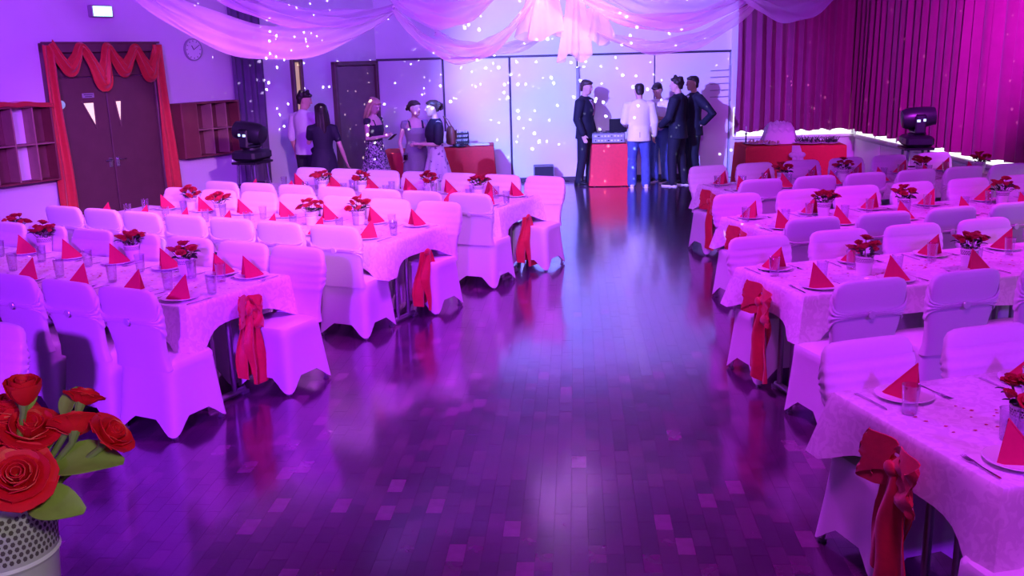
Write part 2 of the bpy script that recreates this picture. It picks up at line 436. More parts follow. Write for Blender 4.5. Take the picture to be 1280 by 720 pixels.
wl = wall_seg('wall_left', E1 - D1*22, E1, label='white painted side wall with the double door')
wlb = wall_seg('wall_left_back', E1, E2, label='white wall stretch with the single brown door')
wall_seg('wall_back_upper', E2 + Vector((-.05,0,0)), (4.05, 17.4, 0), 2.23, CEIL, .25, label='white upper wall above the partition panels')
wb = wall_seg('wall_back', E2 + Vector((-.05,.06,0)), (4.05, 17.46, 0), 0, 2.23, .2, trim_dark, label='folding partition of white panels behind the DJ table')
edges = [-2.28, -1.12, .06, 1.26, 2.62, 3.97]
for a, b in zip(edges, edges[1:]):
    w = b - a - (.035 if a != 1.26 else .012)
    p = MB().rbox(((a+b)/2, 17.425, 1.12), (w, .06, 2.15), .008).build('panel', panel_white, wb, False)
tr = struct(MB().box((.84, 17.385, 2.215), (6.25, .05, .03)).build('trim_1', trim_dark, None, False), 'thin dark rail along the top of the partition')
struct(MB().box((.84, 17.38, .035), (6.25, .05, .07)).build('baseboard_back', trim_dark, None, False), 'dark skirting under the partition panels')
post = tag(MB().rbox((1.26, 17.365, 1.35), (.055, .05, 1.28), .012).box((1.26, 17.35, 2.0), (.08, .03, .02)).build('wall_post', grey_plastic), 'slim grey post on the wall behind the left man in suit', 'post')
# bar rack on the back wall
rk = empty('wall_rack', (3.77, 17.37, 1.4)); tag(rk, 'thin wire bar rack on white wall left of maroon curtain', 'wall rack')
MB().rbox((.18, 0, .26), (.025, .03, .62), .006).build('upright', grey_plastic, rk)
for k in range(5): MB().tube([(-.16, -.01, .02 + k*.115), (.18, -.01, .03 + k*.115)], .007, 8).build('bar', grey_plastic, rk)

# right-hand corner: sill-high wall, lit window strip and curtains
wall_seg('wall_back_right', (3.97, 17.3, 0), (6.2, 17.3, 0), 0, CEIL, .3, label='low white wall under the back curtain')
wr = wall_seg('wall_right', (6.2, 17.5, 0), (6.2, -4.5, 0), 0, CEIL, .25, label='side wall hidden behind maroon curtains')
daylight = mat('daylit_pane', (.9, .93, 1), .2, noise=.01, nscale=3, emit=(.93, .93, 1.0), estr=1.6)
def strip_window(name, a, b, label):
    a, b = Vector(a), Vector(b); d = (b - a); L = d.length
    root = empty(name, ((a.x+b.x)/2, (a.y+b.y)/2, 0), math.atan2(d.y, d.x)); struct(root, label)
    MB().box((0, -.012, .98), (L, .02, .5)).build('pane', daylight, root, False)
    MB().rbox((0, -.03, .70), (L, .06, .05), .01).build('window_sill', white_plastic, root, False)
    for k in range(int(L/.9) + 1): MB().rbox((-L/2 + .03 + k*(L-.06)/int(L/.9), -.025, .98), (.05, .03, .5), .008).build('window_bar', white_plastic, root, False)
strip_window('window_1', (4.02, 17.3, 0), (6.18, 17.3, 0), 'bright strip of window under the back curtain')
strip_window('window_2', (6.2, 17.2, 0), (6.2, 3.4, 0), 'bright strip of window under the side curtain')
for k, x in enumerate((4.6, 5.35)):
    MB().rbox((x, 17.285, .34), (.72, .03, .6), .006).build('panel', panel_white, wr.parent if wr.parent else None).name = 'panel_tmp'
for o in [o for o in bpy.data.objects if o.name.startswith('panel_tmp')]: o.parent = bpy.data.objects['wall_back_right']; o.name = 'panel'
for k in range(9):
    MB().rbox((6.185, 16.6 - k*1.2, .34), (.03, 1.15, .6), .006).build('panel', panel_white, wr)

def curtain(name, a, b, z0, z1, m, label, folds, depth=.07, seed=1, rail=True):
    a, b = Vector(a), Vector(b); d = (b - a); L = d.length; u = d.normalized(); n = Vector((u.y, -u.x, 0))
    r = random.Random(seed); ph = [r.uniform(-1.0, 1.0) for _ in range(folds + 2)]; am = [r.uniform(.45, 1.25) for _ in range(folds + 2)]
    def fn(s, t):
        q = s*folds; i = int(min(q, folds - 1)); fr = q - i
        A = am[i]*(1-fr) + am[i+1]*fr; P = ph[i]*(1-fr) + ph[i+1]*fr
        off = depth * A * (math.sin(2*math.pi*q + P*.9) + .25*math.sin(4*math.pi*q + P*3)) * (.7 + .3*(1-t))
        z = z0 + (z1 - z0)*t + (1-t)*.018*math.sin(6.3*q*.5 + P)
        return a + u*(L*s + .012*math.sin(5*t + P*4)*(1-t)) + n*off + Vector((0,0,z))
    root = empty(name, (0,0,0)); tag(root, label, 'curtain')
    MB().sheet(fn, folds*10, 7, .006).build('fabric', m, root)
    if rail:
        q = MB().tube([a + Vector((0,0,z1+.03)), b + Vector((0,0,z1+.03))], .018, 8); q.build('rail', white_plastic, root)
    return root
curtain('curtain', (4.02, 17.08, 0), (6.14, 17.12, 0), .82, 3.12, curtain_red, 'dark maroon pleated curtain on back wall behind the buffet table', 12, .065, 3)
curtain('curtain', (6.03, 17.02, 0), (6.03, 14.6, 0), .82, 3.12, curtain_red, 'maroon pleated side curtain nearest the back corner', 10, .07, 4)
curtain('curtain', (6.03, 14.55, 0), (6.03, 11.65, 0), .82, 3.12, curtain_red, 'magenta lit pleated side curtain behind the moving-head lamp', 11, .08, 5)
curtain('curtain', (6.03, 11.6, 0), (6.03, 7.5, 0), .82, 3.12, curtain_red, 'red pleated side curtain at the right edge of the picture', 15, .08, 6)
cl = curtain('curtain', E1 - D1*.66 + Vector((.10,-.07,0)), E1 - D1*.04 + Vector((.10,-.07,0)), .04, 3.5, curtain_violet, 'narrow dark striped curtain behind the left moving-head lamp', 5, .05, 8)

# rear of the hall and the stage the picture is taken from
wall_seg('wall_rear', (7, -4.5, 0), (-16, -4.5, 0))
struct(MB().box((-1.2, -1.45, .45), (14.6, 6.0, .9)).build('stage_floor', mat('stage_boards', (.12,.07,.05), .5, noise=.2, nscale=8), None, False), 'wooden stage at the near end of the hall')

# ---- wall-mounted things on the left wall (local x along wall, -y into the room)
def on_left(t, z=0, off=0): p = E1 + D1*t; n = Vector((D1.y, -D1.x, 0)); return (p.x + n.x*off, p.y + n.y*off, z)

dr = empty('door_1', on_left(-2.8), RZ1); struct(dr, 'dark wood double door with two lit triangular panes and red drape')
W, Hd = 1.66, 2.52
for sx in (-1, 1):
    MB().rbox((sx*(W/2 - .04), -.02, Hd/2), (.08, .14, Hd), .008).build('door_frame', wood_frame, dr)
MB().rbox((0, -.03, Hd - .05), (W, .16, .12), .008).build('door_frame', wood_frame, dr)
MB().rbox((0, -.01, 2.29), (W - .16, .05, .36), .006).build('transom_panel', wood_door, dr)
for sx in (-1, 1):
    leaf = MB().rbox((sx*.374, -.02, 1.055), (.735, .055, 2.1), .006).build('door_leaf', wood_door, dr)
    x = sx*.20 + (-.03 if sx < 0 else -.02)
    tri = [(x - .085 + (0.02 if sx > 0 else -.05), 1.79), (x + .03 + (0 if sx < 0 else 0), 1.79), (x + (.025 if sx < 0 else -.015), 1.46)]
    MB().loft([[(a, -.056, z) for a, z in tri], [(a, -.048, z) for a, z in tri]]).build('pane', lit_glass, leaf, False)
    fr = MB()
    for i in range(3):
        a, b = tri[i], tri[(i+1) % 3]; fr.tube([(a[0], -.052, a[1]), (b[0], -.052, b[1])], .012, 6)
    fr.build('pane_frame', wood_frame, leaf)
    MB().rbox((sx*.055, -.052, 1.0), (.05, .012, .13), .004).tube([(sx*.055, -.05, 1.03), (sx*.055, -.10, 1.03), (sx*.15, -.10, 1.03)], .011, 8).build('handle', steel, leaf)
MB().rbox((-.27, -.055, 1.875), (.17, .012, .06), .003).build('sign_plate', grey_plastic, dr)
for i, dz in enumerate((.012, -.012)): MB().box((-.27, -.0625, 1.875 + dz), (.13 - i*.03, .003, .009)).build('sign_line', trim_dark, dr, False)
MB().lathe([(.052, 0), (.052, .012), (.045, .016)], 20, X=Matrix.Rotation(R(90), 4, 'X'), c=(-.66, -.048, 1.78)).build('round_sticker', mat('emissive_sticker', (.45,.75,.68), .4, noise=.05, emit=(.35,.75,.7), estr=.25), dr)  # sticker brightened by a faint glow of its own, it is no lamp

# drape over the door: scarf wound over a rod, two tails
dd = empty('door_drape', on_left(-2.8, 0, .1), RZ1); tag(dd, 'red scarf drape swagged above the double door with long side tails', 'drape')
pts = [(-.77,2.53), (-.66,2.34), (-.54,2.21), (-.43,2.34), (-.35,2.48), (-.22,2.30), (-.08,2.03), (-.02,2.25), (.03,2.47), (.14,2.32), (.26,2.19), (.36,2.33), (.45,2.45), (.55,2.28), (.66,2.12), (.74,2.3), (.80,2.46)]
def cat(P, u):
    q = u*(len(P)-1); i = min(int(q), len(P)-2); f = q - i
    g = lambda k: P[max(0, min(len(P)-1, k))]
    return [.5*(2*b + (c-a)*f + (2*a-5*b+4*c-d)*f*f + (3*b-a-3*c+d)*f**3) for a, b, c, d in zip(g(i-1), g(i), g(i+1), g(i+2))]
def val(u, v):
    x, z = cat(pts, u); x1, z1 = cat(pts, min(1, u + .012)); x0, z0 = cat(pts, max(0, u - .012))
    t = Vector((x1 - x0, z1 - z0)).normalized(); n = Vector((-t.y, t.x)); w = .058 + .055*max(0, min(1, (2.46 - z)/.34)) + .006*math.sin(u*53)
    k = (v - .5)*2*w; n = (n*.75 + Vector((0, .25)) * (1 if n.y >= 0 else -1)).normalized() if abs(n.y) > .05 else n
    return (x + n.x*k, -.045 - .055*math.sin(v*math.pi) - .016*math.sin(v*math.pi*5 + u*6), z + n.y*k)
MB().sheet(val, 150, 16, .008).build('valance', drape_red, dd)
def tail(x0, x1):
    def fn(u, v):
        z = 2.50 - 2.44*u; x = x0 + (x1 - x0)*u
        w = .075 + .05*u + .03*math.sin(min(1, u*6)*math.pi)*0
        return (x + (v - .5)*2*w, -.03 - .035*math.sin(v*math.pi*3 + .6*math.sin(u*7)) - .02, z)
    return MB().sheet(fn, 30, 20, .006)
tail(-.80, -.79).build('tail', drape_red, dd); tail(.80, .86).build('tail', drape_red, dd)
rb = MB().tube([(-.86, -.02, 2.53), (.86, -.02, 2.53)], .012, 8); rb.build('rod', wood_frame, dd)

def locker(t0, t1, z0, z1, cols, rows, label, fabric=False, door_cols=(), holes=()):
    w, h = t1 - t0, z1 - z0; dp = .22
    o = empty('wall_locker', on_left((t0+t1)/2, z0), RZ1); tag(o, label, 'wall locker', 'pigeonhole lockers on the left wall')
    MB().box((0, -.01, h/2), (w, .02, h)).build('back_panel', locker_in, o, False)
    for s in (-1, 1): MB().rbox((s*(w/2 - .012), -dp/2, h/2), (.024, dp, h), .004).build('side_panel', locker_m, o)
    for z in (.012, h - .012): MB().rbox((0, -dp/2, z), (w - .048, dp, .024), .004).build('shelf', locker_m, o)
    for r in range(1, rows): MB().rbox((0, -dp/2 - .004, r*h/rows), (w - .05, dp, .018), .003).build('shelf', locker_trim, o)
    for c in range(1, cols): MB().rbox((-w/2 + c*w/cols, -dp/2 - .005, h/2), (.018, dp, h - .05), .003).build('divider', locker_trim, o)
    for c in door_cols: MB().rbox((-w/2 + (c+.5)*w/cols, -dp - .006, h/2), (w/cols - .01, .016, h - .01), .003).build('door', locker_m, o)
    for c in holes: MB().box((-w/2 + (c+.5)*w/cols, -.022, h/2), (w/cols - .02, .004, h - .05)).build('white_back', wall_white, o, False)
    if fabric:
        MB().sheet(lambda u, v: (-w/2 - .02 + (w+.04)*u, -dp*1.08*v + .0, h + .012 + .045*math.sin(u*math.pi)*(.6+.4*math.sin(u*11)**2) - (.05*max(0, v-.8)/.2)), 30, 10, .006).build('top_cloth', drape_red, o)
    return o
locker(-1.77, -.70, .93, 1.70, 4, 2, 'maroon wall locker with open compartments between door and dark curtain', door_cols=(0,))
locker(-4.75, -3.70, .88, 1.80, 4, 2, 'maroon wall locker topped with red cloth left of the door', fabric=True, holes=(0, 2))

ex = empty('exit_sign', on_left(-2.74, 2.86), RZ1); tag(ex, 'glowing white exit sign box high above the double door', 'exit sign')
MB().rbox((0, -.05, .06), (.30, .1, .15), .01).build('housing', grey_plastic, ex)
MB().rbox((0, -.104, .06), (.275, .012, .125), .004).build('lit_panel', exit_green, ex)
fig = MB()   # running figure, door and arrow of the sign
fig.rbox((-.095, -.112, .06), (.07, .006, .10), .003)
fig.ball((-.015, -.113, .095), (.013, .004, .013), 10, 6).tube([(-.015,-.113,.078), (-.022,-.113,.05)], .011, 6).tube([(-.022,-.113,.05), (.0,-.113,.035), (-.005,-.113,.012)], .007, 6).tube([(-.022,-.113,.05), (-.04,-.113,.03), (-.058,-.113,.034)], .007, 6).tube([(-.015,-.113,.075), (.012,-.113,.062)], .006, 6).tube([(-.015,-.113,.075), (-.038,-.113,.066)], .006, 6)
fig.rbox((.065, -.112, .06), (.06, .006, .03), .003).loft([[(.095,-.115,.025), (.13,-.115,.06), (.095,-.115,.095)], [(.095,-.109,.025), (.13,-.109,.06), (.095,-.109,.095)]])
fig.build('pictogram', exit_lit, ex)

ck = empty('wall_clock', on_left(-1.29, 2.43), RZ1); tag(ck, 'round white wall clock above the maroon locker', 'clock')
RX = Matrix.Rotation(R(90), 4, 'X')
MB().lathe([(.145, 0), (.155, .01), (.155, .045), (.142, .05), (.138, .03)], 32, X=RX, cap1=False).build('case', grey_plastic, ck)
MB().lathe([(.138, .036), (.138, .040)], 32, X=RX).build('dial', white_plastic, ck)
for h in range(12):
    a = h*math.pi/6; MB().box((0,0,0), (.008, .003, .02), M=Matrix.Translation((.118*math.sin(a), -.0415, .118*math.cos(a))) @ Matrix.Rotation(a, 4, 'Y')).build('hour_mark', trim_dark, ck, False)
for a, l, w in ((R(-30), .065, .010), (R(60), .10, .007)):
    MB().box((0,0,0), (w, .003, l), M=Matrix.Rotation(a, 4, 'Y') @ Matrix.Translation((0, -.045, l/2))).build('clock_hand', trim_dark, ck, False)

# ---- far left: narrow lit opening and the brown single door
def on_lb(t, z=0): p = E1 + D2*t; return (p.x, p.y, z)
nw = empty('window_3', on_lb(.72), RZ2); struct(nw, 'narrow brown framed slit window glowing warm yellow')
for sx in (-1, 1): MB().rbox((sx*.085, -.02, 1.13), (.055, .10, 2.26), .008).build('window_frame', wood_frame, nw)
MB().rbox((0, -.02, 2.24), (.22, .10, .05), .008).build('window_frame', wood_frame, nw)
MB().box((.02, -.012, 1.12), (.11, .02, 2.2)).build('pane', mat('warm_slit_pane', (.8,.6,.25), .3, noise=.3, nscale=4, emit=(1,.75,.3), estr=.32), nw, False)
d2 = empty('door_2', on_lb(2.07), RZ2); struct(d2, 'plain dark brown flush door near the back corner')
for sx in (-1, 1): MB().rbox((sx*.51, -.03, 1.1), (.06, .12, 2.2), .008).build('door_frame', wood_frame, d2)
MB().rbox((0, -.03, 2.17), (1.08, .12, .07), .008).build('door_frame', wood_frame, d2)
lf = MB().rbox((0, -.02, 1.065), (.955, .05, 2.12), .006).build('door_leaf', mat('door_grey_brown', (.20,.13,.135), .5, noise=.18, nscale=6), d2)
MB().rbox((.40, -.05, 1.02), (.045, .012, .16), .004).tube([(.40,-.05,1.05), (.40,-.095,1.05), (.30,-.095,1.05)], .011, 8).build('handle', steel, lf)
struct(MB().box((0,0,0), (22, .02, .08), M=Matrix.Translation(on_left(-11, .04, .012)) @ Matrix.Rotation(RZ1, 4, 'Z')).build('baseboard_left', trim_dark, None, False))

# ------------------------------------------------------------------ furniture prototypes
def sring(n, hx, hy, p, cx, cy, z):
    out = []
    for k in range(n):
        a = 2*math.pi*(k + .5)/n; ca, sa = math.cos(a), math.sin(a)
        out.append((a, cx + hx*math.copysign(abs(ca)**(2/p), ca), cy + hy*math.copysign(abs(sa)**(2/p), sa)))
    return out
BACK = [(.43,.218,-.195,.040), (.50,.205,-.203,.036), (.58,.210,-.214,.033), (.68,.226,-.229,.032), (.78,.238,-.244,.032), (.86,.238,-.257,.031), (.905,.232,-.264,.029), (.932,.214,-.268,.025), (.946,.182,-.270,.018), (.950,.140,-.271,.010)]
def back_at(z):
    for a, b in zip(BACK, BACK[1:]):
        if a[0] <= z <= b[0]:
            f = (z - a[0])/(b[0] - a[0]); return [a[i]*(1-f) + b[i]*f for i in range(4)]
    return BACK[-1]
def make_chair():
    root = empty('banquet_chair'); n = 44
    mb = MB(); rings = []
    for s in (0, .12, .3, .5, .7, .86, .95, 1.0):
        ring = []
        for a, x, y in sring(n, .226 + .038*s**1.2, .208 + .050*s**1.2, 5.5, 0, -.008 - .012*s, 0):
            c = abs(math.sin(2*a))**1.1
            pull = .050 * s**.7 * (1 - c) * (1 - s*.25)
            x *= 1 - pull/.24; y *= 1 - pull/.24
            z = .452*(1-s) + s*(.016 + .115*(1 - c)**1.3)
            ring.append((x, y, z))
        rings.append(ring)
    top = [[(x*.80, y*.80, .478) for _, x, y in sring(n, .226, .208, 4, 0, -.008, 0)], [(x*.955, y*.955, .470) for _, x, y in sring(n, .226, .208, 5, 0, -.008, 0)]]
    mb.loft(top + rings, True, False)
    mb.build('seat_cover', spandex, root)
    mb = MB(); mb.loft([[(x, y, z) for _, x, y in sring(36, hx, hy, 4.5, 0, cy, z)] for z, hx, cy, hy in BACK]); mb.build('backrest', spandex, root)
    def sash(u, v):
        a = 2*math.pi*u
        b = max(0, math.cos(a + math.pi/2))**.55 if math.cos(a + math.pi/2) > 0 else 0
        hh = .092*(1 - b) + .016
        z = .745 + .02*(1-b) + (2*v - 1)*hh
        _, hx, cy, hy = back_at(z); off = .007 + .006*math.sin(v*math.pi)*b + .0048*math.sin(v*math.pi*8)*(.35 + b)
        hx += off; hy += off; ca, sa = math.cos(a), math.sin(a); p = 4.5
        return (hx*math.copysign(abs(ca)**(2/p), ca), cy + hy*math.copysign(abs(sa)**(2/p), sa), z)
    sb = MB().grid(sash, 56, 24).build('sash', satin, root)
    MB().lathe([(.008,0), (.022,0), (.026,.004), (.022,.009), (.010,.009)], 14, c=(0, -.290, .745), X=RX).build('buckle', gem, sb)
    for sx in (-1, 1):
        for sy, yy in ((-1, -.218), (1, .185)):
            MB().tube([(sx*.212, yy, .012), (sx*.165, yy*.8, .44)], .011, 8).box((sx*.212, yy, .006), (.03, .03, .012)).build('leg', table_metal, root)
    for k in list(root.children): pass
    return root
bpy.context.view_layer.update()
CHAIR = make_chair()
def cache(root, *subs):
    bpy.context.view_layer.update()
    KIDS[root.name] = list(root.children)
    for k in root.children:
        if len(k.children): KIDS[k.name] = list(k.children)
cache(CHAIR)
USED = set()
def place(proto, loc, rz, label, cat, group=None):
    o = copy_tree(proto) if proto.name in USED else proto
    USED.add(proto.name)
    o.location = loc; o.rotation_euler = (0, 0, rz)
    tag(o, label, cat, group); return o

def make_cloth(L, W, sgn, drop, seed):
    """cloth over a top of L x W; local x from 0 (aisle end) outwards times sgn"""
    r = random.Random(seed); per = []
    x0, x1 = (0, L) if sgn > 0 else (-L, 0)
    cor = [(x0, 0), (x1, 0), (x1, W), (x0, W)]; step = .055; e = .012
    for i in range(4):
        a, b = Vector(cor[i]), Vector(cor[(i+1) % 4]); d = (b - a); ln = d.length; d.normalize(); nn = Vector((d.y, -d.x))
        k = int(ln/step)
        for j in range(k):
            t = (j + .5)/k*ln; dc = min(t, ln - t); per.append((a + d*t, nn, dc))
        prev = nn; d2 = (Vector(cor[(i+2) % 4]) - b).normalized(); n2 = Vector((d2.y, -d2.x))
        per.append((b, (nn + n2).normalized()*1.25, 0))
    rings = []; ph = r.uniform(0, 6)
    rows = [(-.02, 0, 0), (0, 0, 0), (.006, .004, 0)] + [(.012, .02 + 0*v, v) for v in (.12, .3, .5, .7, .85, 1)]
    tops = []
    for o0, z0, v in rows:
        ring = []
        for i, (p, nn, dc) in enumerate(per):
            g = math.exp(-(dc/.12)**2); wv = math.sin(i*.9 + ph) * .5 + math.sin(i*.37 + ph*2) * .5
            out = o0 + v*(.006 + .075*g + .012*wv*(1-g))
            dz = (.004 if v == 0 and o0 > 0 else 0) + v*(drop + .10*math.exp(-(dc/.16)**2) + .012*math.sin(i*.21 + ph))
            q = p + nn*out
            ring.append((q.x, q.y, .752 - dz))
        rings.append(ring)
    mb = MB(); n = len(per); o = len(mb.v)
    mb.loft(rings, False, False)
    # flat top as a fan strip
    mb.face([j for j in range(n)][::-1] if sgn < 0 else list(range(n)))
    return mb

def make_table(L, W, sgn):
    parts = []
    x0, x1 = (0.01, L - .01) if sgn > 0 else (-L + .01, -.01)
    nb = 2 if L > 2.6 else 1
    for k in range(nb):
        a = x0 + (x1-x0)*k/nb; b = x0 + (x1-x0)*(k+1)/nb
        parts.append(('tabletop', MB().rbox(((a+b)/2, W/2, .733), (b - a - .004, W - .02, .028), .006), table_wood))
        for xe in (a + .07, b - .07):
            f = MB().tube([(xe, .18, .028), (xe, W - .46, .028)], .022, 10)
            f.box((xe, .18, .012), (.05, .06, .024)).box((xe, W - .46, .012), (.05, .06, .024))
            for yy in (W*.27, W*.44): f.tube([(xe, yy, .04), (xe, yy, .715)], .018, 10)
            f.tube([(xe, W*.2, .705), (xe, W*.8, .705)], .014, 8)
            parts.append(('leg', f, table_metal))
    return parts

def make_bow(loops=True, seed=1, long=.5):
    r = random.Random(seed); root = empty('red_bow')
    kn = MB().ball((0, -.048, .012), (.026, .012, .030), 14, 8)
    kn.build('knot', red_organza, root)
    if loops:
        for s in (-1, 1):
            def lp(u, v, s=s):
                a = u*math.pi*2; w = .050 + .035*math.sin(a/2)
                x = s*(.006 + .046*(1 - math.cos(a))); z = .030*math.sin(a) - .022*(1-math.cos(a))*(1.3 if s > 0 else .2) + .03
                cr = .014*math.sin(v*9 + u*11 + s) + .008*math.sin(u*23 + v*5)
                return (x + cr, -.045 + .4*cr + .018*math.cos(a), z + (v-.5)*2*w + .5*cr)
            MB().sheet(lp, 28, 8, .005).build('loop', red_organza, root)
    for s in (-1, 1):
        ln = long * (1 if s > 0 else .88)
        def tl(u, v, s=s, ln=ln):
            w = .028 + .042*min(1, u*2.2)
            x = s*(.008 + .030*u) + (v-.5)*2*w + .008*math.sin(u*8 + s); 
            return (x, -.035 - .012*s + .020*math.sin(v*math.pi*2.6 + u*3 + s)*min(1, .3+u*2), .01 - ln*u - (.03*(1-abs(2*v-1)) if u > .99 else 0))
        MB().sheet(tl, 24, 14, .004).build('tail', red_organza, root)
    return root

# place settings
def make_napkin():
    mb = MB(); H = .155; A = Vector((0, .045, H)); F = Vector((0, -.095, 0)); Lp = Vector((-.085, .055, 0)); Rp = Vector((.085, .055, 0)); B = Vector((0, .02, 0))
    # two outer flaps with a crease each plus the inner fold: thin closed wedges
    def wedge(P, Q, Z, th=.006):
        n = (Q - P).cross(Z - P).normalized()*th; o = len(mb.v)
        mb.v += [P, Q, Z, P - n, Q - n, Z - n]
        for f in ((0,1,2), (5,4,3), (0,3,4,1), (1,4,5,2), (2,5,3,0)): mb.face([o+i for i in f])
    wedge(F, Rp, A); wedge(Lp, F, A)
    wedge(F + Vector((0,.012,.002)), Rp*.72 + F*.28 + Vector((-.012,.004,0)), A + Vector((0,.002,-.008)))
    wedge(Lp*.72 + F*.28 + Vector((.012,.004,0)), F + Vector((0,.012,.002)), A + Vector((0,.002,-.008)))
    return mb.mesh('red_napkin', red_napkin, False)
NAP = bpy.data.objects.new('red_napkin', make_napkin()); COL.objects.link(NAP)
PLATE = MB().lathe([(.0,.004), (.065,.004), (.07,0), (.075,.003), (.122,.016), (.125,.018), (.122,.020), (.08,.009), (.0,.008)], 28, cap0=False, cap1=False).build('dinner_plate', china)
GLASSO = MB().lathe([(.0,0), (.026,0), (.029,.004), (.037,.125), (.0385,.128), (.036,.126), (.0275,.010), (.0,.009)], 18, cap0=False, cap1=False).build('drinking_glass', glass)
def make_knife():
    mb = MB(); mb.loft([[(x - w, y, 0), (x + w, y, 0), (x + w, y, h), (x - w, y, h)] for y, x, w, h in ((-.105,0,.004,.003), (-.10,0,.0065,.005), (0,0,.0055,.005), (.01,0,.006,.003), (.07,.001,.009,.002), (.10,.003,.006,.0015), (.112,.006,.001,.001))])
    return mb.build('table_knife', steel)
def make_fork():
    mb = MB(); mb.loft([[(x - w, y, z), (x + w, y, z), (x + w, y, z + .003), (x - w, y, z + .003)] for y, x, w, z in ((-.10,0,.004,0), (-.09,0,.006,.001), (0,0,.0035,.002), (.035,0,.004,.006), (.05,0,.011,.003), (.06,0,.012,.003))])
    for k in range(4): mb.tube([(-.0095 + k*.0063, .058, .0045), (-.0095 + k*.0063, .088, .006), (-.0095 + k*.0063, .102, .009)], [.0019,.0017,.0010], 6)
    return mb.build('table_fork', steel)
KNIFE, FORK = make_knife(), make_fork()

# roses
def rose_mesh(R0, rows, seed, mname='rose_bloom', m=None):
    r = random.Random(seed); mb = MB()
    for ring, (cnt, rad, hgt, open_) in enumerate(rows):
        for k in range(cnt):
            a0 = 2*math.pi*(k/cnt) + ring*.6 + r.uniform(-.12, .12); sp = 2*math.pi/cnt*.78
            tw = r.uniform(.9, 1.12)
            def pet(u, v, a0=a0, sp=sp, rad=rad, hgt=hgt, open_=open_, tw=tw):
                a = a0 + (u - .5)*2*sp*(.55 + .45*math.sin(min(1, v*1.4)*math.pi/2))
                rr = rad*(.30 + .70*math.sin(v*math.pi*.5)**.8) * tw + open_*rad*max(0, v - .6)*1.1
                z = hgt*(v - .35*open_*max(0, v-.7)*2.2 - .18*(2*u-1)**2*v)
                rr += .05*rad*math.sin(u*9 + k)*v
                return (rr*math.cos(a)*R0, rr*math.sin(a)*R0, z*R0)
            mb.sheet(pet, 5, 5, .045*R0)
    return mb.mesh(mname, m or rose_dimmed)
ROSES = [rose_mesh(.030, [(3,.30,1.05,.0), (4,.55,1.05,.15), (5,.82,.95,.45), (6,1.05,.75,.8)], 1), rose_mesh(.024, [(3,.32,1.25,.0), (4,.6,1.2,.2), (5,.8,1.0,.5)], 2)]
def leaf_mesh(L, Wd, m, nm='leaf'):
    def fn(u, v):
        w = Wd*math.sin(math.pi*(u*.93 + .03))**.75*(1 - .25*u)
        return ((v-.5)*2*w, L*u, .12*L*math.sin(u*2.4) + .28*abs(v-.5)*2*w - .10*L*u*u)
    return MB().sheet(fn, 8, 4, .0012).mesh(nm, m)
LEAF_D = leaf_mesh(.055, .019, leaf_dimmed); LEAF_G = leaf_mesh(.085, .034, leaf_green); LEAF_G2 = leaf_mesh(.065, .024, leaf_green)
def pot_parts(root, r0, r1, h, seg=28, dots=3):
    w = .003
    MB().lathe([(0,0), (r0,0), (r0+.001,.004), (r1,h), (r1+.003,h+.003), (r1-.001,h+.004), (r1-w,h-.002), (r0-w,.006), (0,.006)], seg, cap0=False, cap1=False).build('pot', pot_white, root)
    MB().lathe([(r0-w,h*.8), (r1-w-.002,h*.86), (0,h*.9)], seg, cap0=False, cap1=True).build('soil', soil, root)
    zb = h*.62; rb = r0 + (r1-r0)*zb/h
    MB().lathe([(rb+.0005,zb-.004), (rb+.003,zb), (rb+.0012,zb+.004)], seg, cap0=False, cap1=False).build('rim_band', pot_white, root)
    mb = MB()
    for i in range(dots):
        z = zb + .012 + i*(h - zb - .016)/dots; rr = r0 + (r1-r0)*z/h + .0006; n = int(seg*.9)
        for k in range(n):
            a = 2*math.pi*(k + .5*(i % 2))/n; c = Vector((math.cos(a), math.sin(a), 0)); t = Vector((-c.y, c.x, 0))
            s = .36*2*math.pi*rr/n; hh = min(.004, (h-zb)/dots*.34); o = len(mb.v)
            for q in range(6):
                b = q*math.pi/3; mb.v.append(c*rr + t*(s*math.cos(b)) + Vector((0,0,z + hh*math.sin(b))) )
            mb.face([o+q for q in range(6)])
    lo = mb.build('lace_holes', pot_hole, root, False); lo['kind'] = 'stuff'
def make_rosepot(seed):
    r = random.Random(seed); root = empty('rose_pot')
    pot_parts(root, .047, .060, .125)
    n = 9
    for k in range(n):
        a = 2.4*k + r.uniform(-.3,.3); rad = .018 + .088*math.sqrt(k/n); z = .215 - .05*(rad/.1)**2 + r.uniform(-.02,.02)
        p = Vector((rad*math.cos(a), rad*math.sin(a), z))
        b = bpy.data.objects.new('rose_bloom', ROSES[k % 2]); COL.objects.link(b); b.parent = root; b.location = p
        b.rotation_euler = (r.uniform(-.3,.3) - .5*math.sin(a)*rad/.1, .5*math.cos(a)*rad/.1, r.uniform(0,6)); s_ = r.uniform(.9, 1.25); b.scale = (s_,)*3
        MB().tube([(p.x*.35, p.y*.35, .10), (p.x*.8, p.y*.8, z*.75 + .02), tuple(p + Vector((0,0,.004)))], .0028, 6).build('stem', stem_green, root)
    for k in range(14):
        a = k*2.4 + .5; rad = .02 + .045*r.random()
        l = bpy.data.objects.new('leaf', LEAF_D); COL.objects.link(l); l.parent = root
        l.location = (rad*math.cos(a), rad*math.sin(a), .125 + .05*r.random()); l.rotation_euler = (r.uniform(-.1,.5), r.uniform(-.4,.4), a - math.pi/2); s_ = r.uniform(.9,1.3); l.scale = (s_,)*3
    cache(root); return root
POTS = [make_rosepot(11), make_rosepot(23), make_rosepot(37)]

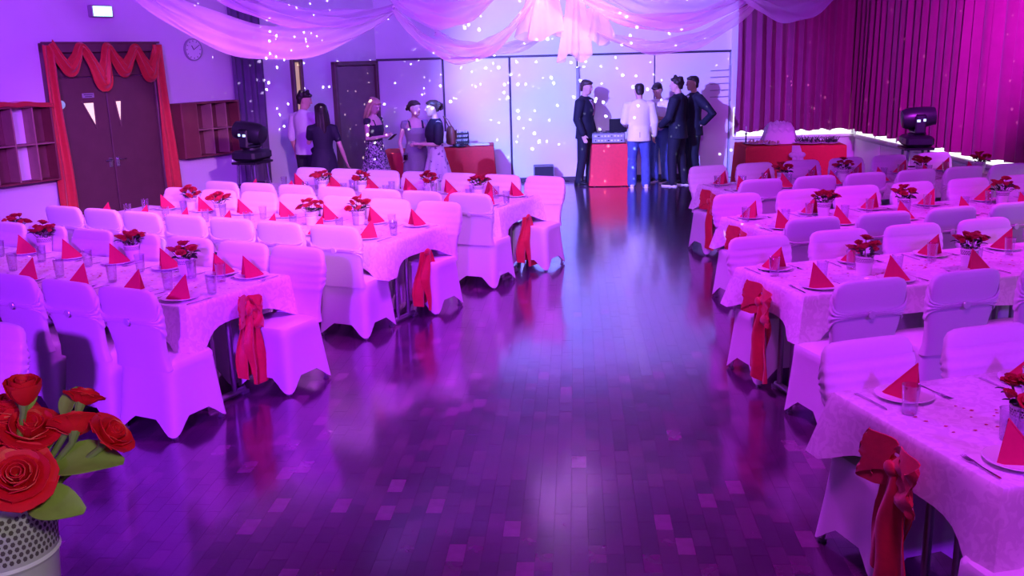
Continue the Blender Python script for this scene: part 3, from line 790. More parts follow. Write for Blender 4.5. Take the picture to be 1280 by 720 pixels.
# ------------------------------------------------------------------ tables with everything on them
NL = Vector((-.4617, -.887, 0)); AL = Vector((-.887, .4617, 0)); NR = Vector((.2487, -.9686, 0)); AR = Vector((.9686, .2487, 0))
ORD = ['first', 'second', 'third', 'fourth', 'fifth', 'sixth', 'seventh', 'eighth']
TABLES = [  # name, near corner, length, width, side, near-chair first, far-chair first, spacing, near offset, far offset, bow style, seats
    ('front left table', (-2.06, 5.86), 4.3, .98, -1, .09, -.06, .535, .08, -.19, 'bow', 7),
    ('middle left table', (-1.05, 7.82), 3.75, .97, -1, .27, .12, .535, .06, -.19, 'band', 7),
    ('rear left table', (-.12, 9.54), 3.75, .95, -1, .12, -.04, .535, .08, -.16, 'band', 7),
    ('nearest right table', (1.68, 3.05), 2.3, 1.02, 1, .12, .24, .64, .10, -.17, 'bow', 3),
    ('second right table', (1.81, 5.75), 3.4, .88, 1, .13, .20, .63, .20, -.20, 'bow', 5),
    ('third right table', (2.16, 7.84), 3.5, .88, 1, .13, .18, .63, .18, -.20, 'bow', 6),
    ('rearmost right table', (2.37, 10.15), 3.5, .82, 1, .12, .15, .60, .16, -.19, 'bow', 6),
]
POTPOS = {
    'front left table': [(-4.38, 8.39), (-3.87, 7.86), (-2.97, 7.40), (-2.36, 6.82)],
    'middle left table': [(-3.34, 10.0), (-2.90, 9.55), (-1.85, 8.85), (-1.40, 8.80)],
    'rear left table': [(-2.18, 11.2), (-1.70, 11.05), (-.90, 10.72), (-.34, 10.40)],
    'nearest right table': [(1.985, 3.50)],
    'second right table': [(2.37, 6.29), (3.15, 6.45)],
    'third right table': [(2.84, 8.60), (3.62, 8.73), (4.66, 9.0)],
    'rearmost right table': [(3.08, 10.80), (3.82, 10.95), (4.78, 11.12), (5.55, 11.3)],
}
bows = {}
def onscreen(p, mx=30, top=-10):
    x, y = to_px(p); return -mx < x < 1280 + mx and top < y < 760
for ti, (tn, nc, L, Wd, sgn, fn_, ff_, sp, no, fo, bstyle, seats) in enumerate(TABLES):
    n, a = (NL, AL) if sgn < 0 else (NR, AR)
    P0 = Vector((nc[0], nc[1], 0)); rz = math.atan2(*((-a if sgn < 0 else a).yx)); P1 = P0 - n*Wd
    t = empty('banquet_table', P0, rz); tag(t, 'long folding banquet table under a white cloth, the ' + tn, 'table', 'banquet tables')
    for nm, mb, mt in make_table(L, Wd, sgn): mb.build(nm, mt, t)
    c = make_cloth(L, Wd, sgn, .185 if ti != 3 else .21, ti).build('tablecloth', cloth); c.location = P0; c.rotation_euler = (0,0,rz)
    tag(c, 'white damask cloth spread over the ' + tn, 'tablecloth', 'white damask tablecloths')
    # bow at the aisle end
    key = bstyle
    if key not in bows: bows[key] = make_bow(bstyle == 'bow', 5 if bstyle == 'bow' else 9, .46 if bstyle == 'bow' else .52); cache(bows[key]); bows[key].name = 'red_bow'; KIDS[bows[key].name] = KIDS.get(bows[key].name) or list(bows[key].children)
    mid = P0 - n*Wd*(.5 if ti not in (1, 2) else .56) - a*.012
    place(bows[key], (mid.x, mid.y, .60 if bstyle == 'bow' else .575), math.atan2(-a.y, -a.x) + math.pi/2, 'red organza bow hanging at the aisle end of the ' + tn if bstyle == 'bow' else 'plain red organza sash hanging at the aisle end of the ' + tn, 'bow', 'red bows on the table ends').scale = ((1.1,1.1,1.1) if ti == 0 else (1.55,1.25,1.12) if bstyle == 'bow' else (1.7,1.3,1))
    r = random.Random(50 + ti)
    fl = MB()
    for k in range(int(L*55)):
        q = P0 + a*r.uniform(.1, L-.1) - n*(Wd/2 + r.gauss(0, .09)); s_ = r.uniform(.006, .012); w = r.uniform(0, 6); o = len(fl.v)
        for d in range(5): fl.v.append(Vector((q.x + s_*math.cos(w + d*1.256), q.y + s_*math.sin(w + d*1.256)*.7, .7535 + .001*(d % 2))))
        fl.face([o+d for d in range(5)])
    tag(fl.build('confetti', petal_bits, None, False), 'red heart confetti scattered on the ' + tn, 'confetti', None, 'stuff')
    cnt = {'near': 0, 'far': 0}
    for side in ('near', 'far'):
        for k in range(seats):
            al = (fn_ if side == 'near' else ff_) + sp*k
            if al > L + .05: continue
            fdir = -n if side == 'near' else n
            base = (P0 + n*no) if side == 'near' else (P1 - n*fo)
            jit = r.uniform(-.018, .018)
            p = base + a*(al + jit)
            where = '%s from aisle, %s side of %s' % (ORD[k], side, tn)
            if onscreen(p + Vector((0,0,.5)), 70):
                place(CHAIR, p, math.atan2(fdir.y, fdir.x) - math.pi/2 + r.uniform(-.03, .03), 'white covered chair, ' + where, 'chair', 'white covered banquet chairs')
            sal = max(.2, min(al, L - .2))
            edge = P0 if side == 'near' else P1
            pc = edge + fdir*.155 + a*sal
            frz = math.atan2(fdir.y, fdir.x) - math.pi/2
            if not onscreen(pc + Vector((0,0,.78)), 25): continue
            rr = Vector((math.cos(frz), math.sin(frz), 0))
            place(PLATE, (pc.x, pc.y, .753), frz, 'white plate, ' + where, 'plate', 'plates on the banquet tables')
            place(NAP, (pc.x, pc.y, .762), frz + sgn*R(45) + r.uniform(-.2, .2), 'red folded pyramid napkin, ' + where, 'napkin', 'red pyramid napkins')
            q = pc + rr*.165; place(KNIFE, (q.x, q.y, .7535), frz + r.uniform(-.06, .06), 'steel knife, ' + where, 'knife', 'table knives')
            q = pc - rr*.16; place(FORK, (q.x, q.y, .7535), frz + r.uniform(-.06, .06), 'steel fork, ' + where, 'fork', 'table forks')
            q = pc + rr*(.12 + r.uniform(-.02,.03)) + fdir*(.17 + r.uniform(-.02,.02)); place(GLASSO, (q.x, q.y, .7535), r.uniform(0, 6), 'clear tumbler, ' + where, 'glass', 'drinking glasses')
    for k, (x, y) in enumerate(POTPOS[tn]):
        cnt_ = len(POTPOS[tn]); od = list(reversed(range(cnt_)))[k] if sgn < 0 else k
        place(POTS[(k + ti) % 3], (x, y, .7535), r.uniform(0, 6), 'white lace pot of red roses, %s from the aisle on the %s' % (ORD[od], tn), 'rose pot', 'rose pots on the tables')

# lone chair of a further table at the left edge
place(CHAIR, (-2.86, 4.66, 0), math.atan2(NL.y, NL.x) - math.pi/2, 'white covered chair at the left edge, in front of the tables', 'chair', 'white covered banquet chairs')

# ------------------------------------------------------------------ people
def remesh(mb, voxel, smooth_it=6):
    me = bpy.data.meshes.new('tmp'); me.from_pydata([tuple(p) for p in mb.v], [], mb.f)
    o = bpy.data.objects.new('tmp', me); COL.objects.link(o)
    md = o.modifiers.new('r', 'REMESH'); md.mode = 'VOXEL'; md.voxel_size = voxel
    if smooth_it:
        sm = o.modifiers.new('s', 'SMOOTH'); sm.iterations = smooth_it; sm.factor = .4
    dg = bpy.context.evaluated_depsgraph_get()
    out = bpy.data.meshes.new_from_object(o.evaluated_get(dg))
    bpy.data.objects.remove(o); bpy.data.meshes.remove(me)
    out.polygons.foreach_set('use_smooth', [True]*len(out.polygons))
    return out
def fab(name, col, rough=.8, noise=.12, nscale=40, **k): return mat(name, col, rough, noise=noise, nscale=nscale, bump=.05, bscale=120, **k)
skin_m = mat('skin', (.62, .36, .29), .55, noise=.06, nscale=25)
skin_pale = mat('skin_pale', (.70, .45, .38), .55, noise=.06, nscale=25)
lip_m = mat('lips', (.45, .14, .14), .5, noise=.05); eye_m = mat('eye_white', (.75, .73, .72), .25, noise=.03); iris_m = mat('iris', (.03, .02, .02), .2, noise=.1)
hair_dark = mat('hair_dark', (.022, .013, .012), .5, noise=.4, nscale=80, bump=.4, bscale=90)
hair_brown = mat('hair_brown', (.05, .025, .02), .5, noise=.4, nscale=80, bump=.4, bscale=90)
hair_blonde = mat('hair_blonde', (.62, .44, .24), .45, noise=.25, nscale=70, bump=.4, bscale=90)
suit_m = fab('navy_suit', (.007, .007, .022), .8)
shirt_m = fab('white_shirt', (.80, .78, .82), .75, .04)
ivory_m = fab('ivory_jacket', (.80, .80, .72), .7, .04)
trouser_m = fab('dark_trousers', (.02, .018, .03), .8)
jeans_m = fab('blue_jeans', (.06, .10, .32), .85, .3, 14)
black_dress = fab('dark_dress', (.016, .012, .035), .75)
grey_dress = fab('grey_dress', (.27, .23, .28), .7, .1)
shoe_black = mat('shoe_black', (.012, .012, .014), .35, noise=.1, nscale=20)
shoe_white = mat('shoe_white', (.75, .75, .76), .5, noise=.06, nscale=20)
def pattern(name, ca, cb, scale, lo, hi):
    M = mat(name, ca, .8, bump=.04); nt = M.node_tree; N = nt.nodes
    tc = N.new('ShaderNodeTexCoord'); v = N.new('ShaderNodeTexNoise'); v.inputs['Scale'].default_value = scale; v.inputs['Detail'].default_value = 1.5
    cr = N.new('ShaderNodeValToRGB'); cr.color_ramp.elements[0].position = lo; cr.color_ramp.elements[1].position = hi
    cr.color_ramp.elements[0].color = (*ca, 1); cr.color_ramp.elements[1].color = (*cb, 1)
    nt.links.new(tc.outputs['Object'], v.inputs['Vector']); nt.links.new(v.outputs['Fac'], cr.inputs[0]); nt.links.new(cr.outputs[0], N['Principled BSDF'].inputs['Base Color'])
    return M
leopard = pattern('spotted_skirt', (.05, .04, .07), (.55, .48, .52), 42, .46, .56)
floral = pattern('floral_skirt', (.22, .10, .30), (.78, .70, .78), 17, .34, .42)

def hand(mb, w, d, thumb, curl=.5, S=1.0):
    """palm and five fingers from wrist w along d; thumb = side of the thumb; fingers curl towards palm normal"""
    d = Vector(d).normalized(); t = Vector(thumb); t = (t - d*t.dot(d)).normalized(); n = d.cross(t)
    w = Vector(w)
    mb.tube([w - d*.02, w + d*.02*S, w + d*.055*S, w + d*.085*S], [.024*S, .034*S, .040*S, .036*S], 12, flat=(n, .42))
    for k, (off, ln) in enumerate(((.026,.070), (.0085,.078), (-.0095,.072), (-.0265,.056))):
        b = w + d*.082*S + t*off*S; c1 = curl*.6; c2 = curl*1.5
        d1 = d*math.cos(c1) + n*math.sin(c1); d2_ = d*math.cos(c2) + n*math.sin(c2)
        mb.tube([b - d*.02*S, b, b + d1*ln*.5*S, b + d1*ln*.5*S + d2_*ln*.5*S], [.0098*S, .0098*S, .0092*S, .0078*S], 8)
    b = w + d*.03*S + t*.03*S; td = (d*.75 + t*.6 + n*.35*curl*2).normalized(); td2 = (d*.95 + t*.15 + n*.5*curl*2).normalized()
    mb.tube([w + d*.02*S + t*.015*S, b, b + td*.035*S, b + td*.035*S + td2*.03*S], [.014*S, .0125*S, .0105*S, .0085*S], 8)

class Person:
    def __init__(s, label, pos, facing, h, female=False, lean=0, head_yaw=0, head_pitch=0, skin=None,
                 el_l=None, wr_l=None, el_r=None, wr_r=None, stance=.11, step=0, hdir=None, bulk=1.0, curl=.5, thumbs=None):
        s.k = h/1.75; s.female = female; s.bulk = bulk
        s.root = empty('person', (pos[0], pos[1], 0), facing); s.root.scale = (s.k,)*3
        tag(s.root, label, 'person'); s.skin = skin or skin_m
        s.lean = Matrix.Translation((0,0,.95)) @ Matrix.Rotation(-lean, 4, 'X') @ Matrix.Translation((0,0,-.95))
        sw = .165 if female else .19; s.sw = sw
        L = lambda p: s.lean @ Vector(p)
        s.sh = {-1: L((-sw, -.01, 1.395)), 1: L((sw, -.01, 1.395))}
        s.el = {-1: Vector(el_l or (-sw - .05, -.03, 1.10)), 1: Vector(el_r or (sw + .05, -.03, 1.10))}
        s.wr = {-1: Vector(wr_l or (-sw - .06, .05, .86)), 1: Vector(wr_r or (sw + .06, .05, .86))}
        s.hip = {-1: Vector((-.088, 0, .90)), 1: Vector((.088, 0, .90))}
        s.kn = {-1: Vector((-stance + .005, .015 + step*.5, .49)), 1: Vector((stance - .005, .015 - step*.5, .49))}
        s.an = {-1: Vector((-stance, -.03 + step, .085)), 1: Vector((stance, -.03 - step, .085))}
        s.head = L((0, .025, 1.625)); s.HM = Matrix.Translation(s.head) @ Matrix.Rotation(head_yaw, 4, 'Z') @ Matrix.Rotation(-head_pitch, 4, 'X')
        mb = MB(); b = bulk
        t0 = MB().ell(s.torso_rows(0)); t0.move(s.lean); mb.v, mb.f, mb.mi = t0.v, t0.f, t0.mi
        mb.tube([L((0,-.02,1.42)), L((0,-.005,1.49)), s.head + Vector((0,-.02,-.06))], [.062, .052*(.88 if female else 1), .05*(.88 if female else 1)], 12)
        # head: skull, jaw, nose, ears
        hd = MB()
        hd.ell([(-.118, 0, .045, .018, .018), (-.112, 0, .04, .035, .035), (-.09, 0, .03, .052, .058), (-.055, 0, .014, .064, .078), (-.01, 0, .004, .071, .090), (.035, 0, -.004, .074, .096), (.07, 0, -.008, .068, .088), (.098, 0, -.008, .050, .064), (.112, 0, -.008, .024, .032)], 18, p=2.2)
        hd.tube([(0,.088,.02), (0,.105,-.012), (0,.112,-.026)], [.007,.010,.012], 8)
        hd.tube([(-.016,.096,-.03), (.016,.096,-.03)], .008, 8)
        hd.tube([(-.045,.078,.022), (0,.092,.024), (.045,.078,.022)], .010, 8)
        hd.tube([(-.018,.082,-.066), (.018,.082,-.066)], .008, 8)
        for e in (-1, 1): hd.ball((e*.074, -.008, -.008), (.010, .018, .032), 8, 6)
        hd.move(s.HM); o = len(mb.v); mb.v += hd.v; mb.f += [[o+i for i in f] for f in hd.f]
        for e in (-1, 1):
            ar = .82 if female else 1.0*b
            mb.tube([s.sh[e]*.85 + s.lean @ Vector((0,-.01,1.37))*.15, s.sh[e], s.sh[e].lerp(s.el[e], .5), s.el[e], s.el[e].lerp(s.wr[e], .3), s.wr[e]], [.055*ar, .055*ar, .047*ar, .038*ar, .040*ar, .026*ar], 12)
            hv = (s.wr[e] - s.el[e]) if not (hdir and hdir.get(e)) else Vector(hdir[e])
            hand(mb, s.wr[e], hv, (thumbs or {}).get(e, (-e*.5, 1, .1)), curl, .86 if female else 1)
            lg = .92 if female else 1.0
            mb.tube([s.hip[e] + Vector((0,0,.03)), s.hip[e].lerp(s.kn[e], .4), s.kn[e], s.kn[e].lerp(s.an[e], .3), s.an[e] + Vector((0,0,.02)), s.an[e] - Vector((0,0,.03))], [.085*lg, .078*lg, .056*lg, .056*lg, .036, .036], 12)
            mb.tube([s.an[e] + Vector((0,-.03,-.045)), s.an[e] + Vector((0,.08,-.05)), s.an[e] + Vector((0,.15,-.058))], [.034,.034,.022], 10)
        me = remesh(mb, .0088, 3); me.materials.append(s.skin); me.name = 'body'
        o = bpy.data.objects.new('body', me); COL.objects.link(o); o.parent = s.root; s.body = o
        for e in (-1, 1):
            q = MB().ball((e*.030, .083, .008), (.0135, .008, .009), 10, 6).move(s.HM).build('eye', eye_m, o)
            MB().ball((e*.030, .0905, .008), (.0058, .003, .0058), 8, 5).move(s.HM).build('iris', iris_m, q)
        MB().tube([(-.022,.088,-.066), (0,.0935,-.064), (.022,.088,-.066)], [.004,.0065,.004], 8).move(s.HM).build('lips', lip_m, o)
    def torso_rows(s, e, z0=.80, z1=1.50):
        f = s.female; b = s.bulk
        rows = [(.80,0,-.005,.120,.095), (.88,0,-.01,.168 if f else .160,.118), (.96,0,-.008,.162 if f else .158,.115), (1.05,0,0,.130 if f else .148,.098), (1.14,0,.005,.128 if f else .152,.100), (1.24,0,.014,.148 if f else .168,.120 if f else .118), (1.33,0,.008,.158 if f else .184,.112), (1.40,0,-.006,.155 if f else .182,.088), (1.445,0,-.012,.105,.068), (1.475,0,-.012,.062,.055)]
        return [(z, cx, cy, rx*b + e, ry*b + e) for z, cx, cy, rx, ry in rows if z0 - .001 <= z <= z1 + .001]
    def part(s, name, mb, m, voxel=None, sm=4, parent=None):
        if voxel:
            me = remesh(mb, voxel, sm); me.materials.append(m); me.name = name
            o = bpy.data.objects.new(name, me); COL.objects.link(o)
        else: o = mb.build(name, m)
        o.parent = parent or s.root; return o
    def top(s, name, m, e=.016, z0=.86, sleeve=1.0, hem=.0, z1=1.48, collar=False):
        mb = MB(); rows = s.torso_rows(e, z0, z1)
        r0 = rows[0]; rows = [(r0[0] - .03 - hem, r0[1], r0[2], r0[3] + hem*.12 + .004, r0[4] + hem*.12 + .004)] + rows
        mb.ell(rows, 20); mb.move(s.lean)
        for d in (-1, 1):
            a, b, c = s.sh[d], s.el[d], s.wr[d]; ar = .82 if s.female else s.bulk
            P = [a*.8 + (s.lean @ Vector((0,-.01,1.37)))*.2, a, a.lerp(b, .5)]; Q = [.055*ar+e, .058*ar+e, .050*ar+e]
            if sleeve >= .5: P.append(b); Q.append(.042*ar+e)
            else: P[-1] = a.lerp(b, sleeve*2)
            if sleeve > .5: P.append(b.lerp(c, (sleeve-.5)*2*.97)); Q.append((.038 - .010*(sleeve-.5)*2)*ar + e*1.0)
            mb.tube(P, Q, 14)
        if collar: mb.tube([s.lean @ Vector(q) for q in ((-.05,.05,1.43), (-.066,.0,1.462), (-.04,-.05,1.478), (0,-.066,1.482), (.04,-.05,1.478), (.066,.0,1.462), (.05,.05,1.43))], .020, 8)
        return s.part(name, mb, m, .0125)
    def trousers(s, m, e=.014, flare=0, name='trousers'):
        mb = MB(); mb.ell([(z,cx,cy,rx,ry) for z,cx,cy,rx,ry in s.torso_rows(e, .80, 1.0)], 18)
        for d in (-1, 1):
            a, k, n = s.hip[d], s.kn[d], s.an[d]
            mb.tube([a + Vector((0,0,.03)), a.lerp(k,.4), k, k.lerp(n,.5), n - Vector((0,0,.02))], [.090+e, .084+e, .062+e, .056+e+flare, .052+e+flare], 14)
        return s.part(name, mb, m, .0125)
    def shoes(s, m, sole=None):
        for d in (-1, 1):
            p = s.an[d]
            mb = MB(); rows = []
            for y, w, h in ((-.075,.022,.05), (-.065,.034,.075), (-.03,.040,.085), (.03,.041,.075), (.09,.046,.055), (.14,.042,.042), (.175,.028,.030), (.185,.012,.02)):
                rows.append([(p.x + w*math.cos(a), p.y + y, .012 + h*max(0, .5 + .5*math.sin(a)) if math.sin(a) > -.6 else .012) for a in [2*math.pi*k/14 for k in range(14)]])
            mb.loft(rows); sh = s.part('shoe', mb, m)
            so = MB(); so.loft([[(p.x + w*c_, p.y + y, z) for c_, z in ((-1,.0),(1,.0),(1,.02),(-1,.02))] for y, w in ((-.08,.02),(-.06,.038),(0,.040),(.08,.048),(.14,.044),(.18,.026),(.19,.012))])
            s.part('sole', so, sole or shoe_black, parent=sh)
    def skirt(s, name, m, z_hem, z_top, flare, folds=9, e=.018, amp=.012):
        rows = []; n = 54
        tr = {r[0]: r for r in s.torso_rows(e)}
        def prof(z):
            rs = sorted(tr.values()); 
            for a, b in zip(rs, rs[1:]):
                if a[0] <= z <= b[0]:
                    f = (z-a[0])/(b[0]-a[0]); return [a[i]*(1-f)+b[i]*f for i in range(5)]
            return rs[0] if z < rs[0][0] else rs[-1]
        lv = [z_top - (z_top - z_hem)*i/12 for i in range(13)]; hipw = .168*s.bulk + e, .125*s.bulk + e
        rings = []
        for z in lv:
            if z >= .90: _, cx, cy, rx, ry = prof(z)
            else:
                g = (.90 - z)/max(.01, .90 - z_hem); rx, ry, cx, cy = hipw[0] + flare*g, hipw[1] + flare*g, 0, -.008
            A = amp*max(0, min(1, (1.0 - z)/.35))
            rings.append([(cx + (rx + A*math.sin(folds*t))*math.cos(t), cy + (ry + A*math.sin(folds*t))*math.sin(t), z) for t in [2*math.pi*k/n for k in range(n)]])
        mb = MB().loft(rings, True, False)
        inner = [[(x*.97, y*.97, z) for x, y, z in r] for r in (rings[-1], rings[-3])]
        mb.loft([rings[-1]] + inner, False, False)
        return s.part(name, mb, m)
    def hair(s, m, kind):
        mb = MB()
        mb.ell([(.0,0,-.055,.060,.055), (.02,0,-.040,.078,.076), (.05,0,-.016,.083,.100), (.08,0,-.012,.080,.100), (.105,0,-.012,.064,.080), (.122,0,-.012,.038,.048)], 18)
        if kind in ('short', 'bushy'):
            mb.ell([(-.075,0,-.062,.045,.035), (-.04,0,-.055,.066,.050), (.0,0,-.045,.075,.060), (.04,0,-.03,.078,.075)], 16)
            mb.tube([(-.055,.062,.075), (0,.082,.082), (.055,.062,.075)], .020, 10)
        if kind == 'bushy':
            r = random.Random(4)
            for k in range(26):
                a = r.uniform(0, 6.28); z = r.uniform(.0, .12); rr = .075*math.sqrt(max(.05, 1 - ((z-.03)/.11)**2)); mb.ball((rr*math.cos(a), -.015 + 1.15*rr*math.sin(a)*(1 if math.sin(a) < 0 else .7), z + (.02 if math.sin(a) > 0 else 0)), .028, 8, 6)
        if kind == 'long':
            for x, w in ((-.066,.030), (-.035,.036), (0,.04), (.035,.036), (.066,.030)):
                yb = -.06 + .55*abs(x)
                mb.tube([(x, yb+.02, .07), (x*1.15, yb-.03, -.04), (x*1.25, yb-.06, -.16), (x*1.2, yb-.075, -.28), (x*.95, yb-.075, -.37)], [w, w*1.05, w*1.05, w*.9, w*.45], 10)
        if kind == 'sidelong':
            for x, y0, w in ((-.075,.01,.026), (.075,.01,.026), (-.06,-.05,.03), (.06,-.05,.03), (-.02,-.08,.032), (.02,-.08,.032)):
                mb.tube([(x*.8, y0, .085), (x*1.08, y0-.01, .0), (x*1.15, y0-.015, -.12), (x*1.1, y0-.02, -.24)], [w, w, w*1.05, w*.5], 10)
            mb.tube([(-.05,.066,.07), (0,.08,.085), (.05,.066,.07)], .018, 10)
        if kind == 'updo':
            r = random.Random(9)
            for k in range(22):
                a = r.uniform(0, 6.28); b_ = r.uniform(-1, 1); mb.ball((.055*math.cos(a), -.095 + .045*math.sin(a), .03 + .05*b_), .026, 8, 6)
            mb.ell([(-.05,0,-.06,.05,.035), (.0,0,-.05,.074,.058), (.04,0,-.03,.078,.075)], 16)
            mb.tube([(-.06,.055,.06), (0,.080,.078), (.06,.055,.06)], .020, 10)
        mb.move(s.HM); return s.part('hair', mb, m, .0105, 2)
    def suit_front(s, tie_m):
        def vf(u, v):
            z = 1.425 - .26*u; w = .062*(1-u)**.9 + .004; x = (v-.5)*2*w
            _, cx, cy, rx, ry = min(s.torso_rows(.032), key=lambda r: abs(r[0]-z)); rows = s.torso_rows(.030)
            for a, b in zip(rows, rows[1:]):
                if a[0] <= z <= b[0]: f = (z-a[0])/(b[0]-a[0]); cy = a[2]*(1-f)+b[2]*f; ry = a[4]*(1-f)+b[4]*f; rx = a[3]*(1-f)+b[3]*f
            return s.lean @ Vector((x, cy + ry*math.sqrt(max(0, 1-(x/rx)**2)), z))
        sf = s.part('shirt_front', MB().sheet(vf, 10, 8, -.006), shirt_m)
        def tf(u, v):
            z = 1.405 - .235*u; w = (.020 if u < .08 else .013 + .014*u); x = (v-.5)*2*w
            p = vf((1.425 - z)/.26, .5); return Vector((x, p.y + .008, p.z))
        s.part('tie', MB().sheet(tf, 10, 3, -.006), tie_m)
        cl = MB().tube([(-.055,-.03,1.455), (-.058,.02,1.45), (-.03,.062,1.435), (0,.075,1.415), (.03,.062,1.435), (.058,.02,1.45), (.055,-.03,1.455)], .013, 8).move(s.lean); s.part('collar', cl, shirt_m)
        for e in (-1, 1):
            def lf(u, v, e=e):
                z = 1.43 - .27*u; p0 = vf(u, .5 + .5*e); w = .045*math.sin(math.pi*min(1, .25 + u*.72)); q = v*w
                return Vector((p0.x + e*q, p0.y + .006 - q*.35, p0.z + q*.25))
            s.part('lapel', MB().sheet(lf, 10, 3, -.006*e), suit_m)

wine_tie = fab('wine_tie', (.30, .10, .14), .5)
F = lambda dx, dy: math.atan2(dy, dx) - math.pi/2
# couple beside the corridor
p = Person('man in white shirt with rolled sleeves standing close to woman in dark dress', (-3.02, 14.5), F(.55, .83), 1.80, head_yaw=R(-55), head_pitch=R(14), el_l=(-.27,-.02,1.10), wr_l=(-.26,.04,.86), el_r=(.25,.14,1.12), wr_r=(.12,.32,1.10))
p.top('shirt', shirt_m, .020, .88, .55, collar=True); p.trousers(trouser_m); p.shoes(shoe_black); p.hair(hair_dark, 'bushy')
p = Person('woman in dark sleeveless dress with long black hair seen from behind', (-2.60, 13.6), F(-.25, .97), 1.66, True, head_yaw=R(12), head_pitch=R(-4), el_r=(.25,-.05,1.10), wr_r=(.33,.05,.86), el_l=(-.2,.16,1.16), wr_l=(-.14,.34,1.25), skin=skin_pale)
p.top('dress_top', black_dress, .014, .96, .30); p.skirt('dress_skirt', black_dress, .50, 1.08, .10, 8); p.shoes(shoe_black); p.hair(hair_dark, 'long')
# woman with phone
p = Person('blonde woman in spotted skirt looking down at phone in her hands', (-2.02, 14.7), F(.85, -.52), 1.67, True, head_pitch=R(26), el_l=(-.21,.02,1.12), wr_l=(-.09,.24,1.17), el_r=(.21,.02,1.12), wr_r=(.08,.25,1.16), skin=skin_pale, curl=.7, thumbs={-1:(.6,.2,.9), 1:(-.6,.2,.9)})
p.top('bodice', fab('dark_bodice', (.03,.02,.04), .7), .013, .96, .05, z1=1.33); p.skirt('skirt', leopard, .56, 1.08, .085, 10)
p.skirt('skirt_hem', black_dress, .535, .60, .10, 10, e=.012)
for e in (-1, 1): p.part('strap', MB().tube([(e*.09,.115,1.30), (e*.095,.075,1.40), (e*.09,-.02,1.425), (e*.085,-.10,1.30)], .009, 6), black_dress)
p.shoes(shoe_black); p.hair(hair_blonde, 'sidelong')
k = 1.67/1.75; f3 = F(.85, -.52); ph = empty('mobile_phone', (-2.02 + math.cos(f3)*0 - math.sin(f3)*.355*k, 14.7 + math.cos(f3)*.355*k, 1.145*k), f3); tag(ph, 'dark mobile phone held by the blonde woman', 'phone')
ph.rotation_euler = Euler((R(35), 0, f3)); MB().rbox((0,0,0), (.075,.15,.010), .004).build('case', dark_plastic, ph); MB().box((0,0,.0058), (.064,.132,.0015)).build('screen', mat('phone_screen', (.5,.6,.8), .2, noise=.05, emit=(.6,.7,1), estr=.5), ph, False)
# two women talking
p = Person('woman in long grey dress holding a glass beside the red tables', (-1.36, 14.25), F(.30, -.95), 1.64, True, head_yaw=R(35), el_r=(.25,-.02,1.10), wr_r=(.235,.12,.90), el_l=(-.21,.0,1.12), wr_l=(-.06,.22,1.06), skin=skin_pale, bulk=1.06, curl=.8)
# her right hand is on the left of the picture
p.top('dress_top', grey_dress, .015, .96, .08, z1=1.38); p.skirt('dress_skirt', grey_dress, .10, 1.08, .075, 7, amp=.016)
for e in (-1, 1): p.part('strap', MB().tube([(e*.10,.125,1.33), (e*.105,.07,1.42), (e*.10,-.03,1.44), (e*.09,-.11,1.33)], .014, 6), black_dress)
p.shoes(shoe_black); p.hair(hair_brown, 'updo')
f4 = F(.30, -.95); k = 1.64/1.75; lp = Vector((.215, .20, .90))*k
gg = bpy.data.objects.new('drinking_glass', MB().lathe([(.0,0), (.03,0), (.034,.004), (.039,.11), (.036,.11), (.031,.008), (0,.008)], 16, cap0=False, cap1=False).lathe([(.029,.009), (.034,.075), (0,.075)], 16, cap0=True, cap1=False, mi=1).mesh('drinking_glass', [glass, mat('dark_drink', (.03,.008,.006), .1, noise=.1)])); COL.objects.link(gg)
gg.location = (-1.36 + math.cos(f4)*lp.x - math.sin(f4)*lp.y, 14.25 + math.sin(f4)*lp.x + math.cos(f4)*lp.y, lp.z - .05); tag(gg, 'glass of dark drink in hand of woman in grey dress', 'glass')
p = Person('woman in black bolero and pale floral skirt with brown shoulder bag', (-1.03, 13.72), F(-.93, -.36), 1.66, True, head_yaw=R(-10), el_l=(-.21,.03,1.10), wr_l=(-.10,.26,1.12), el_r=(.21,.03,1.10), wr_r=(.09,.26,1.10), skin=skin_pale, curl=.9)
p.top('bolero', black_dress, .022, 1.14, .42); p.top('blouse', shirt_m, .012, 1.0, .0, z1=1.3); p.skirt('skirt', floral, .32, 1.10, .13, 9, amp=.018); p.shoes(shoe_black); p.hair(hair_brown, 'updo')
bag = empty('shoulder_bag', (-.815, 13.81, 1.02), F(-.93,-.36)); tag(bag, 'brown leather bag hanging behind the woman in floral skirt', 'bag')
MB().ell([(0,0,0,.10,.035), (.02,0,0,.125,.05), (.12,0,0,.125,.055), (.22,0,0,.10,.04), (.26,0,0,.08,.02)], 16, p=3).build('bag_body', brown_leather, bag)
MB().tube([(-.08,0,.25), (-.06,.06,.36), (.0,.10,.40), (.06,.06,.36), (.08,0,.25)], .009, 8).build('strap', brown_leather, bag)
MB().sheet(lambda u, v: (-.11 + .22*u, -.05 - .012*math.sin(u*3.1), .22 - .12*v - .02*math.sin(u*3.14)), 10, 5, .006).build('flap', brown_leather, bag)

